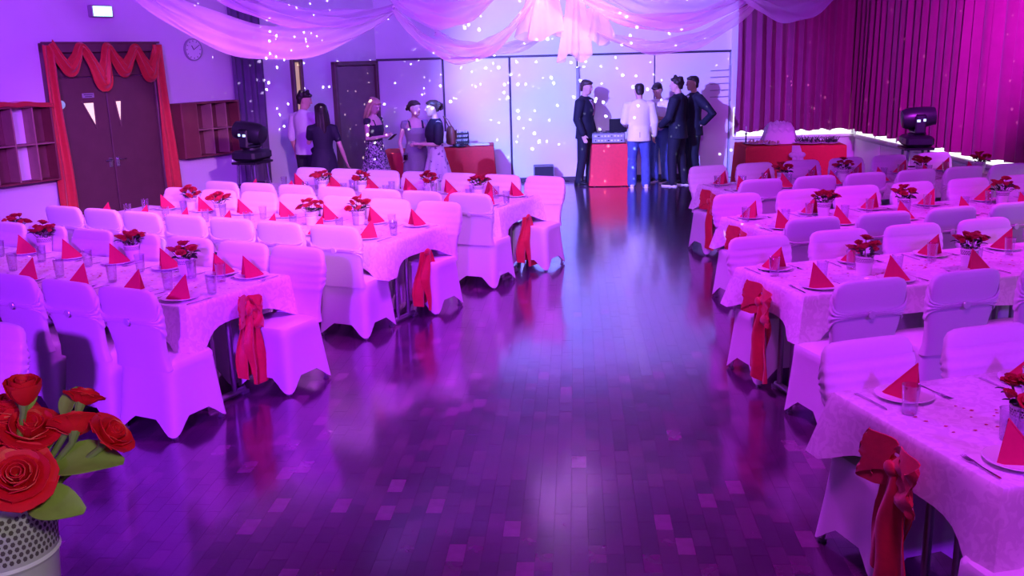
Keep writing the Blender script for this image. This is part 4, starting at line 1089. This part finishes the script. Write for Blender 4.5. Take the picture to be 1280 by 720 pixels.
# five men at the DJ table
p = Person('man in navy suit and tie standing at left end of DJ table', (1.34, 16.75), F(.88, -.48), 1.80, head_pitch=R(10), el_r=(.25,-.04,1.11), wr_r=(.235,.06,.86), step=.05)
p.top('jacket', suit_m, .028, .88, .97, hem=.07, collar=True); p.suit_front(wine_tie); p.trousers(suit_m, .016); p.shoes(shoe_black); p.hair(hair_brown, 'short')
p = Person('man in ivory jacket and blue jeans seen from behind at DJ table', (2.20, 16.25), F(.05, 1), 1.73, head_yaw=R(8), head_pitch=R(8), el_l=(-.25,.02,1.12), wr_l=(-.20,.22,1.05), el_r=(.26,.0,1.10), wr_r=(.26,.10,.86), stance=.12, bulk=1.05)
p.top('jacket', ivory_m, .026, .88, .95, hem=.06, collar=True); p.part('vent', MB().box((0,-.155,.87), (.006,.012,.16)), trim_dark); p.part('seam', MB().box((-.0,-.148,.99), (.14,.006,.008)), ivory_m)
p.trousers(jeans_m, .016, .012, 'jeans'); p.shoes(shoe_white, shoe_white); p.hair(hair_dark, 'short')
p = Person('man in white shirt and jeans with belt looking down at his hands', (2.64, 16.85), F(-.62, -.78), 1.72, lean=R(6), head_pitch=R(30), el_l=(-.26,.06,1.10), wr_l=(-.10,.28,1.16), el_r=(.26,.06,1.10), wr_r=(.08,.29,1.14), curl=.8)
p.top('shirt', shirt_m, .020, .96, .52, collar=True); p.trousers(jeans_m, .015, .006, 'jeans'); p.shoes(shoe_black, shoe_white); p.hair(hair_dark, 'short')
bl = MB().ell([(.965,0,-.008,.180,.137), (1.0,0,-.006,.178,.135)], 24); bt = p.part('belt', bl, shoe_black); p.part('belt_buckle', MB().rbox((0,.137,.983), (.05,.012,.04), .004), gem, parent=bt)
p = Person('tall man in dark suit and sneakers, front one of the right pair', (2.86, 16.35), F(-.85, .50), 1.82, head_yaw=R(14), el_l=(-.26,.05,1.11), wr_l=(-.19,.22,.98), el_r=(.26,-.02,1.10), wr_r=(.27,.06,.86), step=.06)
p.top('jacket', suit_m, .028, .88, .97, hem=.08, collar=True); p.suit_front(wine_tie); p.trousers(suit_m, .018); p.shoes(shoe_black, shoe_white); p.hair(hair_dark, 'bushy')
p = Person('man in dark suit with hand on hip, rear one of the right pair', (3.20, 16.75), F(-.95, -.15), 1.82, head_yaw=R(6), el_l=(-.36,-.20,1.15), wr_l=(-.19,-.10,.985), el_r=(.26,-.02,1.10), wr_r=(.26,.08,.86), hdir={-1:(.5,.75,-.4)})
p.top('jacket', suit_m, .028, .88, .97, hem=.07, collar=True); p.suit_front(wine_tie); p.trousers(suit_m, .016); p.shoes(shoe_black); p.hair(hair_dark, 'short')

# ------------------------------------------------------------------ DJ corner, buffet and gift tables
def draped_table(name, label, corners, z, m, hem_out=.05, group=None, seed=0, cat='table'):
    """table wearing a floor-length cover; corners counter-clockwise"""
    cx = sum(c[0] for c in corners)/4; cy = sum(c[1] for c in corners)/4
    C = [Vector((c[0]-cx, c[1]-cy)) for c in corners]; root = empty(name, (cx, cy, 0)); tag(root, label, cat, group)
    per = []
    for i in range(4):
        a, b = C[i], C[(i+1) % 4]; d = (b-a); n = Vector((d.y, -d.x)).normalized(); k = max(6, int(d.length/.05))
        for j in range(k): per.append((a + d*(j/k), n if j else ((n + Vector(((C[i]-C[i-1]).y, -(C[i]-C[i-1]).x)).normalized()).normalized()*1.3), min(j, k-j)))
    r = random.Random(seed); ph = r.uniform(0, 6); rings = []
    for v in (0, .02, .1, .3, .55, .8, 1):
        ring = []
        for i, (p, n, dc) in enumerate(per):
            wv = math.sin(i*.55 + ph)*.6 + math.sin(i*.23 + ph*1.7)*.5
            q = p + n*(.008*(v > 0) + v*(hem_out + .022*wv))
            ring.append((q.x, q.y, z - v*(z - .012) + (.0 if v else 0)))
        rings.append(ring)
    mb = MB().loft(rings, False, False); mb.face(list(range(len(per)))[::-1] if False else list(range(len(per))))
    mb.build('cover', m, root)
    MB().loft([[(c.x*.97, c.y*.97, z - .03) for c in C], [(c.x*.97, c.y*.97, z - .004) for c in C]]).build('tabletop', table_wood, root, False)
    for c in C: MB().tube([(c.x*.88, c.y*.88, .01), (c.x*.88, c.y*.88, z - .03)], .02, 8).build('leg', table_metal, root)
    return root
draped_table('dj_table', 'small table with bright red floor-length cover under the DJ gear', [(1.44, 16.50), (2.02, 16.44), (2.02, 16.92), (1.44, 16.98)], .72, mat('bright_red_cover', (.80, .03, .05), .7, noise=.12, nscale=24, bump=.1, bscale=120), .06)
mx = empty('audio_rack', (1.73, 16.70, .732), R(-5)); tag(mx, 'grey audio mixer rack with rows of buttons on DJ table', 'audio rack')
MB().rbox((0, 0, .085), (.56, .40, .17), .01).build('case', mat('rack_grey', (.22,.21,.25), .5, noise=.15, nscale=20), mx)
for r_ in range(2):
    MB().rbox((0, -.203, .048 + r_*.075), (.52, .012, .062), .003).build('front_panel', grey_plastic, mx)
    for k in range(9): MB().rbox((-.22 + k*.055, -.212, .048 + r_*.075), (.032 if (k + r_) % 3 else .018, .010, .022), .002).build('button', white_plastic if (k*3 + r_) % 4 else dark_plastic, mx)
for k in range(4): MB().rbox((-.18 + k*.12, -.05, .174), (.07, .16, .012), .003).build('fader_strip', dark_plastic, mx)
for k in range(6): MB().lathe([(.012,0), (.012,.014), (.009,.016)], 10, c=(-.2 + k*.08, .12, .17)).build('knob', dark_plastic, mx)
lap = empty('laptop', (1.87, 16.74, .905), R(12)); tag(lap, 'dark laptop with raised lid on the audio rack', 'laptop')
MB().rbox((0, 0, .01), (.32, .22, .018), .004).build('base', dark_plastic, lap)
ld = MB().rbox((0, -.11, .125), (.32, .014, .21), .004).build('lid', dark_plastic, lap)
MB().box((0, -.102, .125), (.29, .002, .18)).build('screen', mat('laptop_screen', (.2,.3,.6), .3, noise=.1, emit=(.3,.45,1), estr=.5), ld, False)

sp = empty('monitor_speaker', (.62, 17.08, 0)); tag(sp, 'small black monitor speaker on the floor against the white wall', 'speaker')
MB().rbox((0, 0, .17), (.36, .26, .31), .012).build('cabinet', dark_plastic, sp)
MB().rbox((0, -.132, .17), (.325, .012, .275), .004).build('grille', mat('speaker_grille', (.02,.02,.03), .7, noise=.3, nscale=120, bump=.3, bscale=220), sp)
fr = MB()
for a, b in (((-.172,.022),(.172,.022)), ((.172,.022),(.172,.318)), ((.172,.318),(-.172,.318)), ((-.172,.318),(-.172,.022))): fr.tube([(a[0],-.134,a[1]), (b[0],-.134,b[1])], .006, 6)
fr.build('grille_frame', grey_plastic, sp)
for x in (-.14, .14):
    for y in (-.1, .1): MB().lathe([(.016,0), (.014,.02)], 10, c=(x, y, 0)).build('rubber_foot', dark_plastic, sp)

# red gift tables at the back left
draped_table('gift_table', 'table with dark red cover, right one behind the talking women', [(-1.18, 16.10), (-.26, 16.25), (-.26, 16.95), (-1.18, 16.95)], .76, red_cloth, .04, 'red covered side tables', 2)
draped_table('gift_table', 'table with dark red cover, left one near the brown door', [(-2.12, 15.62), (-1.42, 15.78), (-1.50, 16.5), (-2.05, 16.5)], .74, red_cloth, .03, 'red covered side tables', 3)
cr = empty('disc_crate', (-.86, 16.62, .77), R(4)); tag(cr, 'dark crate packed with pale discs on the red side table', 'crate')
MB().box((0,0,.01), (.36,.26,.02)).build('base', dark_plastic, cr, False)
for y in (-.13, .13):
    for z in (.05, .12, .19): MB().rbox((0, y, z), (.36, .012, .03), .003).build('slat', dark_plastic, cr)
for x in (-.18, .18): MB().rbox((x, 0, .11), (.012, .26, .2), .003).build('side_panel', dark_plastic, cr)
for k in range(9): MB().rbox((-.15 + k*.037, 0, .115), (.026, .2, .18 + .03*(k % 3)), .004).build('disc_case', white_plastic if k % 3 else grey_plastic, cr)
pb = empty('white_gift_bag', (-1.05, 16.42, .765), R(14)); tag(pb, 'white open gift box lid leaning beside the crate', 'gift box')
MB().box((0,0,0), (.26,.02,.24), M=Matrix.Translation((0,.06,.12)) @ Matrix.Rotation(R(-14), 4, 'X')).build('lid', white_plastic, pb, False)
MB().rbox((0,-.05,.03), (.26,.2,.06), .006).build('tray', white_plastic, pb)
MB().sheet(lambda u, v: ((u-.5)*.3, -.05 + (v-.5)*.24, .062 + .02*math.sin(u*9)*math.sin(v*7)), 14, 10, .003).build('tissue_paper', tulle, pb)
ht = MB().lathe([(.0,0), (.15,0), (.155,.008), (.10,.016), (.085,.05), (.05,.062), (0,.064)], 24, cap0=False, cap1=False).build('felt_hat', dark_plastic); ht.location = (-.84, 16.22, .768); ht.scale = (1, .7, 1); tag(ht, 'flat dark hat lying at front of the red side table', 'hat')
ev = empty('envelope', (-.50, 16.45, .768), R(8)); tag(ev, 'flat white envelope box on right end of red side table', 'envelope')
MB().rbox((0,0,.012), (.34,.24,.024), .004).build('box', white_plastic, ev); MB().loft([[(-.165,.115,.0245), (.165,.115,.0245), (0,-.02,.0245)], [(-.165,.115,.0275), (.165,.115,.0275), (0,-.02,.0275)]]).build('flap', china, ev, False)

# buffet table right of the men
draped_table('buffet_table', 'buffet table with red cover and white ribbon below the maroon curtain', [(3.72, 15.05), (5.22, 14.90), (5.30, 15.75), (3.72, 15.85)], .76, red_cloth, .035, None, 4)
rb_ = empty('white_ribbon', (4.46, 14.92, .60), R(-5)); tag(rb_, 'white tulle ribbon with bow hanging down front of buffet table', 'ribbon')
for s_ in (-1, 1):
    MB().ball((s_*.065, -.06, .03), (.065, .035, .045), 14, 8).build('loop', tulle, rb_)
    def tl(u, v, s_=s_): return (s_*.035 + (v-.5)*(.09 + .10*u) + .01*math.sin(u*9), -.075 - .015*math.sin(v*7 + u*4) - .02*u, .02 - .58*u)
    MB().sheet(tl, 20, 10, .003).build('tail', tulle, rb_)
MB().ball((0,-.06,.02), (.035,.03,.04), 12, 8).build('knot', tulle, rb_)
MB().sheet(lambda u, v: ((v-.5)*(.12 + .05*u), -.045 + .10*(1-u)**1.5, .03 + .135*math.sin(u*0) + .135*(1-u)), 10, 8, .003).build('top_band', tulle, rb_)
gb = empty('gift_box', (4.32, 15.42, .765), R(-6)); tag(gb, 'white gift box under crumpled tulle on the buffet table', 'gift box')
MB().ell([(0,0,0,.27,.17), (.03,0,0,.26,.165), (.24,0,0,.215,.14), (.25,0,0,.205,.135)], 24, p=5).build('box', shirt_m, gb)
def tu(u, v):
    x, y = (u-.5)*2, (v-.5)*2; rr = max(abs(x), abs(y)); z = .262 + .06*(1-rr*rr)*(1 + .6*math.sin(x*7)*math.sin(y*6)) + .02*math.sin(x*13+y*9) - max(0, rr-.8)*.35
    return (x*.225, y*.155, z)
MB().sheet(tu, 26, 20, .003).build('tulle_top', tulle, gb)
for s_ in (-1, 1): MB().sheet(lambda u, v, s_=s_: (s_*(.20 + .085*u) + .01*math.sin(v*9), (v-.5)*.2, .25 - .24*u + .012*math.sin(v*14)), 12, 12, .003).build('tulle_side', tulle, gb)
def dish(x, y, r, label, food):
    o = empty('serving_plate', (x, y, .768)); tag(o, label, 'serving plate')
    MB().lathe([(0,.004), (r*.55,.004), (r*.6,0), (r,.018), (r*.99,.022), (r*.62,.009), (0,.009)], 28, cap0=False, cap1=False).build('plate', china, o)
    rr = random.Random(int(x*100)); mb = MB()
    for k in range(26 if food != garnish else 60):
        a = rr.uniform(0, 6.28); q = r*.78*math.sqrt(rr.random()); c = (q*math.cos(a), q*math.sin(a), .022 + rr.uniform(0, .03))
        if food is garnish: mb.tube([c, (c[0] + rr.uniform(-.05,.05), c[1] + rr.uniform(-.05,.05), c[2] + rr.uniform(.02,.08))], [.006,.003], 5)
        else: mb.ball(c, rr.uniform(.012,.022), 7, 5)
    fo_ = mb.build('food', food, o); fo_['kind'] = 'stuff'
food_a = mat('party_food', (.55, .38, .30), .6, noise=.4, nscale=40)
dish(3.92, 15.28, .17, 'plate of small snacks at left end of buffet table', food_a)
dish(4.13, 15.14, .14, 'small white plate in front of the tulle gift box', food_a)
dish(4.72, 15.22, .24, 'large dish heaped with dark greenery beside the gift box', garnish)
dish(5.02, 15.12, .16, 'plate with dark sprigs at right end of buffet table', garnish)
vs = empty('bud_vase', (3.80, 15.45, .768)); tag(vs, 'thin dark candlestick at far left of the buffet table', 'candlestick')
MB().lathe([(.05,0), (.05,.008), (.012,.02), (.010,.14), (.022,.15), (.022,.165)], 14).build('stick', dark_metal, vs); MB().lathe([(.011,.165), (.011,.27), (.003,.275)], 10).build('candle', white_plastic, vs)

# moving-head lamps on stands
def moving_head(x, y, zb, rz, tilt, label, slabel):
    st = empty('lamp_stand', (x, y, 0), rz); tag(st, slabel, 'stand', 'lamp stands')
    MB().rbox((0,0,zb - .02), (.42,.36,.03), .006).build('top_plate', dark_metal, st)
    for a in (-.15, .15):
        for b in (-.12, .12): MB().tube([(a*1.25, b*1.25, .012), (a, b, zb - .03)], .016, 8).build('leg', mat('stand_metal', (.10,.10,.14), .4, .6, noise=.1, nscale=20), st)
    for z in (.35, .7): MB().tube([(-.17,-.13,z), (.17,-.13,z), (.17,.13,z), (-.17,.13,z), (-.17,-.13,z)], .009, 6).build('brace', dark_metal, st)
    o = empty('moving_head_lamp', (x, y, zb), rz); tag(o, label, 'stage lamp', 'moving-head lamps')
    bs = MB().rbox((0,0,.075), (.46,.34,.13), .03).build('base', dark_plastic, o)
    MB().box((0,-.172,.08), (.10,.006,.04)).build('display', trim_dark, bs, False)
    for a in (-.17, .17): MB().rbox((a, 0, .012), (.06,.10,.022), .006).build('foot', dark_plastic, bs)
    MB().lathe([(.11,.14), (.11,.165), (.09,.17)], 20).build('pan_ring', dark_metal, o)
    yk = MB().rbox((0,0,.185), (.36,.13,.045), .015)
    for a in (-.165, .165): yk.rbox((a, 0, .29), (.045,.13,.24), .018)
    yk.build('yoke', dark_plastic, o)
    X = Matrix.Translation((0,0,.36)) @ Matrix.Rotation(tilt, 4, 'X')
    hd = MB().lathe([(.06,-.20), (.11,-.19), (.135,-.12), (.135,.0), (.128,.10), (.115,.17), (.112,.20), (.098,.20), (.095,.18)], 24).move(X).build('head', dark_plastic, o)
    MB().lathe([(.0,.185), (.06,.183), (.097,.18)], 20, cap0=False, cap1=False).move(X).build('lens', lens_m, hd)
    for a in (-.19, .19):
        for k, (yy, w) in enumerate(((.04, .03), (-.03, .04))): MB().rbox((a, yy, .34 - k*.008), (.008, w, .03), .002).build('indicator', led_blue, hd)
    return o
moving_head(-3.32, 12.5, 1.0, R(72), R(-80), 'black moving-head stage lamp in front of the dark side curtain', 'metal lamp stand in front of the dark side curtain')
moving_head(5.20, 12.3, .98, R(-100), R(-84), 'black moving-head stage lamp in front of the magenta curtains', 'metal lamp stand in front of the magenta curtains')

# ------------------------------------------------------------------ voile swags under the ceiling
def swag(label, A, B, low, up_low, Ytop=0, m=sheer, seed=1, ripple=.03, depth=.35, ends=.25):
    """cloth slung between A and B; lower edge sags to z=low, upper edge to z=up_low"""
    A, B = Vector(A), Vector(B); r = random.Random(seed); p1, p2 = r.uniform(0,6), r.uniform(0,6)
    def fn(u, v):
        s = 1 - (2*u - 1)**2
        base = A.lerp(B, u); zl = base.z + (low - (A.z + B.z)/2)*s; zu = base.z + ends*0 + (up_low - (A.z + B.z)/2)*s
        g = .25 + .75*s**.6
        z = zl + (zu - zl)*v + .05*(v-.5)*(1-s)
        y = base.y + depth*(v - .5)*g + ripple*g*math.sin(v*17 + u*3 + p1) + .02*math.sin(u*11 + p2 + v*5)
        return (base.x + .015*math.sin(v*9 + p2), y, z + .012*math.sin(u*23 + v*11 + p1))
    o = MB().grid(fn, 46, 22).build('voile_swag', m); tag(o, label, 'drape', 'voile swags under the ceiling')
    return o
HUBL, HUB, HUBR = (-1.05, 10.0, 2.74), (.55, 10.0, 2.95), (2.45, 10.0, 2.72)
swag('wide pale voile swag dipping lowest over the left wall clock side', (-3.95, 9.6, 3.35), HUBL, 2.28, 2.62, seed=1)
swag('shallower lilac voile swag crossing above the left wide swag', (-3.25, 9.9, 3.2), (-.98, 10.0, 2.78), 2.57, 2.78, seed=2, m=sheer_lilac)
swag('white voile swag dipping deep between the two left hubs', (-1.10, 9.9, 2.72), (.35, 9.9, 2.86), 2.17, 2.36, seed=3)
swag('lilac voile swag high between hub and left hub', (-1.2, 9.6, 2.92), (.1, 9.6, 3.02), 2.50, 2.86, seed=4, m=sheer_lilac)
swag('pale aqua voile swag behind the deep white swag', (-.75, 10.6, 2.5), (.85, 10.6, 2.78), 2.25, 2.38, seed=5)
swag('lilac voile swag right of the central ruffle', (.50, 9.7, 2.95), (2.75, 9.7, 3.05), 2.42, 2.60, seed=6, m=sheer_lilac)
swag('white voile swag hanging low right of the central ruffle', (.74, 10.03, 2.60), (2.5, 10.0, 2.69), 2.21, 2.36, seed=7)
swag('pale voile swag meeting the maroon curtain at right', (2.05, 9.4, 2.95), (3.3, 9.4, 2.98), 2.47, 2.80, seed=8, m=sheer_lilac)
swag('broad sheer voile swag high above the central ruffle', (.9, 10.9, 3.0), (2.7, 10.9, 2.95), 2.52, 2.9, seed=9)
def ruffle(label, x, y, z0, z1, w, seed, m=sheer):
    r = random.Random(seed); ph = r.uniform(0, 6)
    def fn(u, v):
        a = 2*math.pi*u; rr = w*(.35 + .65*v)*(1 + .28*math.sin(a*5 + ph + v*2) + .12*math.sin(a*9 + ph*2))
        return (x + rr*math.cos(a), y + .7*rr*math.sin(a), z1 + (z0 - z1)*v + .05*math.sin(a*3 + ph)*v)
    o = MB().grid(fn, 60, 12).build('voile_ruffle', m); tag(o, label, 'drape', 'gathered voile tails')
ruffle('gathered white voile tail hanging lowest at the central hub', .70, 10.0, 2.20, 2.95, .14, 3)
ruffle('broad gathered voile tail on left of the central hub', .38, 10.1, 2.42, 3.05, .22, 5)
ruffle('bright bunched voile tail on right of the central hub', .90, 10.05, 2.36, 2.68, .17, 7)
# hanging wires from the ceiling to the hubs
for i, (x, y, z) in enumerate([(-1.05, 9.95, 2.74), (.55, 10.0, 2.95), (2.5, 10.0, 2.7)]):
    o = MB().tube([(x, y, z - .02), (x, y, CEIL)], .006, 6).tube([(x - .06, y, z), (x + .06, y, z)], .012, 8).build('hanging_wire', white_plastic); tag(o, ['thin wire holding the left swag hub', 'thin wire holding the central swag hub', 'thin wire holding the right swag hub'][i], 'wire', 'swag hanging wires')

# ------------------------------------------------------------------ near table on the stage with the rose pot
tb = empty('side_table', (-.93, .86, .9)); tag(tb, 'white side table on the stage carrying the nearest rose pot', 'table')
MB().rbox((0, 0, .655), (.75, .48, .03), .008).build('tabletop', white_plastic, tb)
for x in (-.33, .33):
    for y in (-.2, .2): MB().tube([(x, y, .01), (x, y, .645)], .018, 8).build('leg', table_metal, tb)
NP = empty('rose_pot', (-.608, 1.03, 1.571)); tag(NP, 'large white lace pot with red roses and green leaves at lower left', 'rose pot')
pot_parts(NP, .050, .066, .20, 60, 8)
big = rose_mesh(.030, [(3,.22,1.05,.0), (3,.38,1.10,.05), (4,.55,1.10,.15), (5,.75,1.02,.35), (6,.95,.88,.6), (7,1.15,.66,.95)], 5, m=rose_bright)
bud = rose_mesh(.019, [(3,.35,1.5,.0), (4,.62,1.5,.05), (5,.85,1.35,.12)], 6, m=rose_bright)
midr = rose_mesh(.0225, [(3,.28,1.1,.0), (4,.5,1.12,.12), (5,.78,1.0,.4), (6,1.0,.8,.75)], 8, m=rose_bright)
for k, (dx, dy, dz, me, rot, sc) in enumerate([(.052,-.035,.160,big,(.75,.10,.3),.86), (.045,.01,.195,midr,(.5,-.2,1.2),1.15), (.052,.0,.238,bud,(.1,.05,.5),1.15), (.112,.01,.232,midr,(.35,.4,2),.78), (.105,.0,.200,midr,(.6,.35,3),1.0), (.138,.0,.192,midr,(.5,.7,.7),.95), (.005,-.02,.185,midr,(.6,-.3,1.5),1.1), (.01,.03,.21,big,(.2,-.2,2.5),.8), (-.05,-.01,.2,midr,(.3,-.4,1),1.1)]):
    b = bpy.data.objects.new('rose_bloom', me); COL.objects.link(b); b.parent = NP; dz += .07; b.location = (dx, dy, dz); b.rotation_euler = rot; b.scale = (sc,)*3
    MB().tube([(dx*.3, dy*.3, .17), (dx*.6, dy*.6, .17 + (dz-.17)*.5), (dx*.95, dy*.95, dz - .01), (dx, dy, dz + .006)], [.0035,.0035,.004,.007], 8).build('stem', stem_green, NP)
for k, (dx, dy, dz, rot, me, sc) in enumerate([(.075,-.01,.160,(.05,.35,R(-80)),LEAF_G,.95), (.055,-.03,.130,(-.15,.6,R(-100)),LEAF_G,.78), (.03,.0,.15,(.4,.1,R(-20)),LEAF_G2,1), (.09,.01,.215,(1.0,.1,R(-30)),LEAF_G2,.6), (.045,.01,.225,(1.2,.2,R(30)),LEAF_G2,.6), (-.01,-.04,.14,(.1,-.3,R(150)),LEAF_G2,.9), (.02,-.05,.12,(.1,.2,R(-170)),LEAF_G2,.8)]):
    l = bpy.data.objects.new('leaf', me); COL.objects.link(l); l.parent = NP; l.location = (dx, dy, dz + .07); l.rotation_euler = rot; l.scale = (sc,)*3
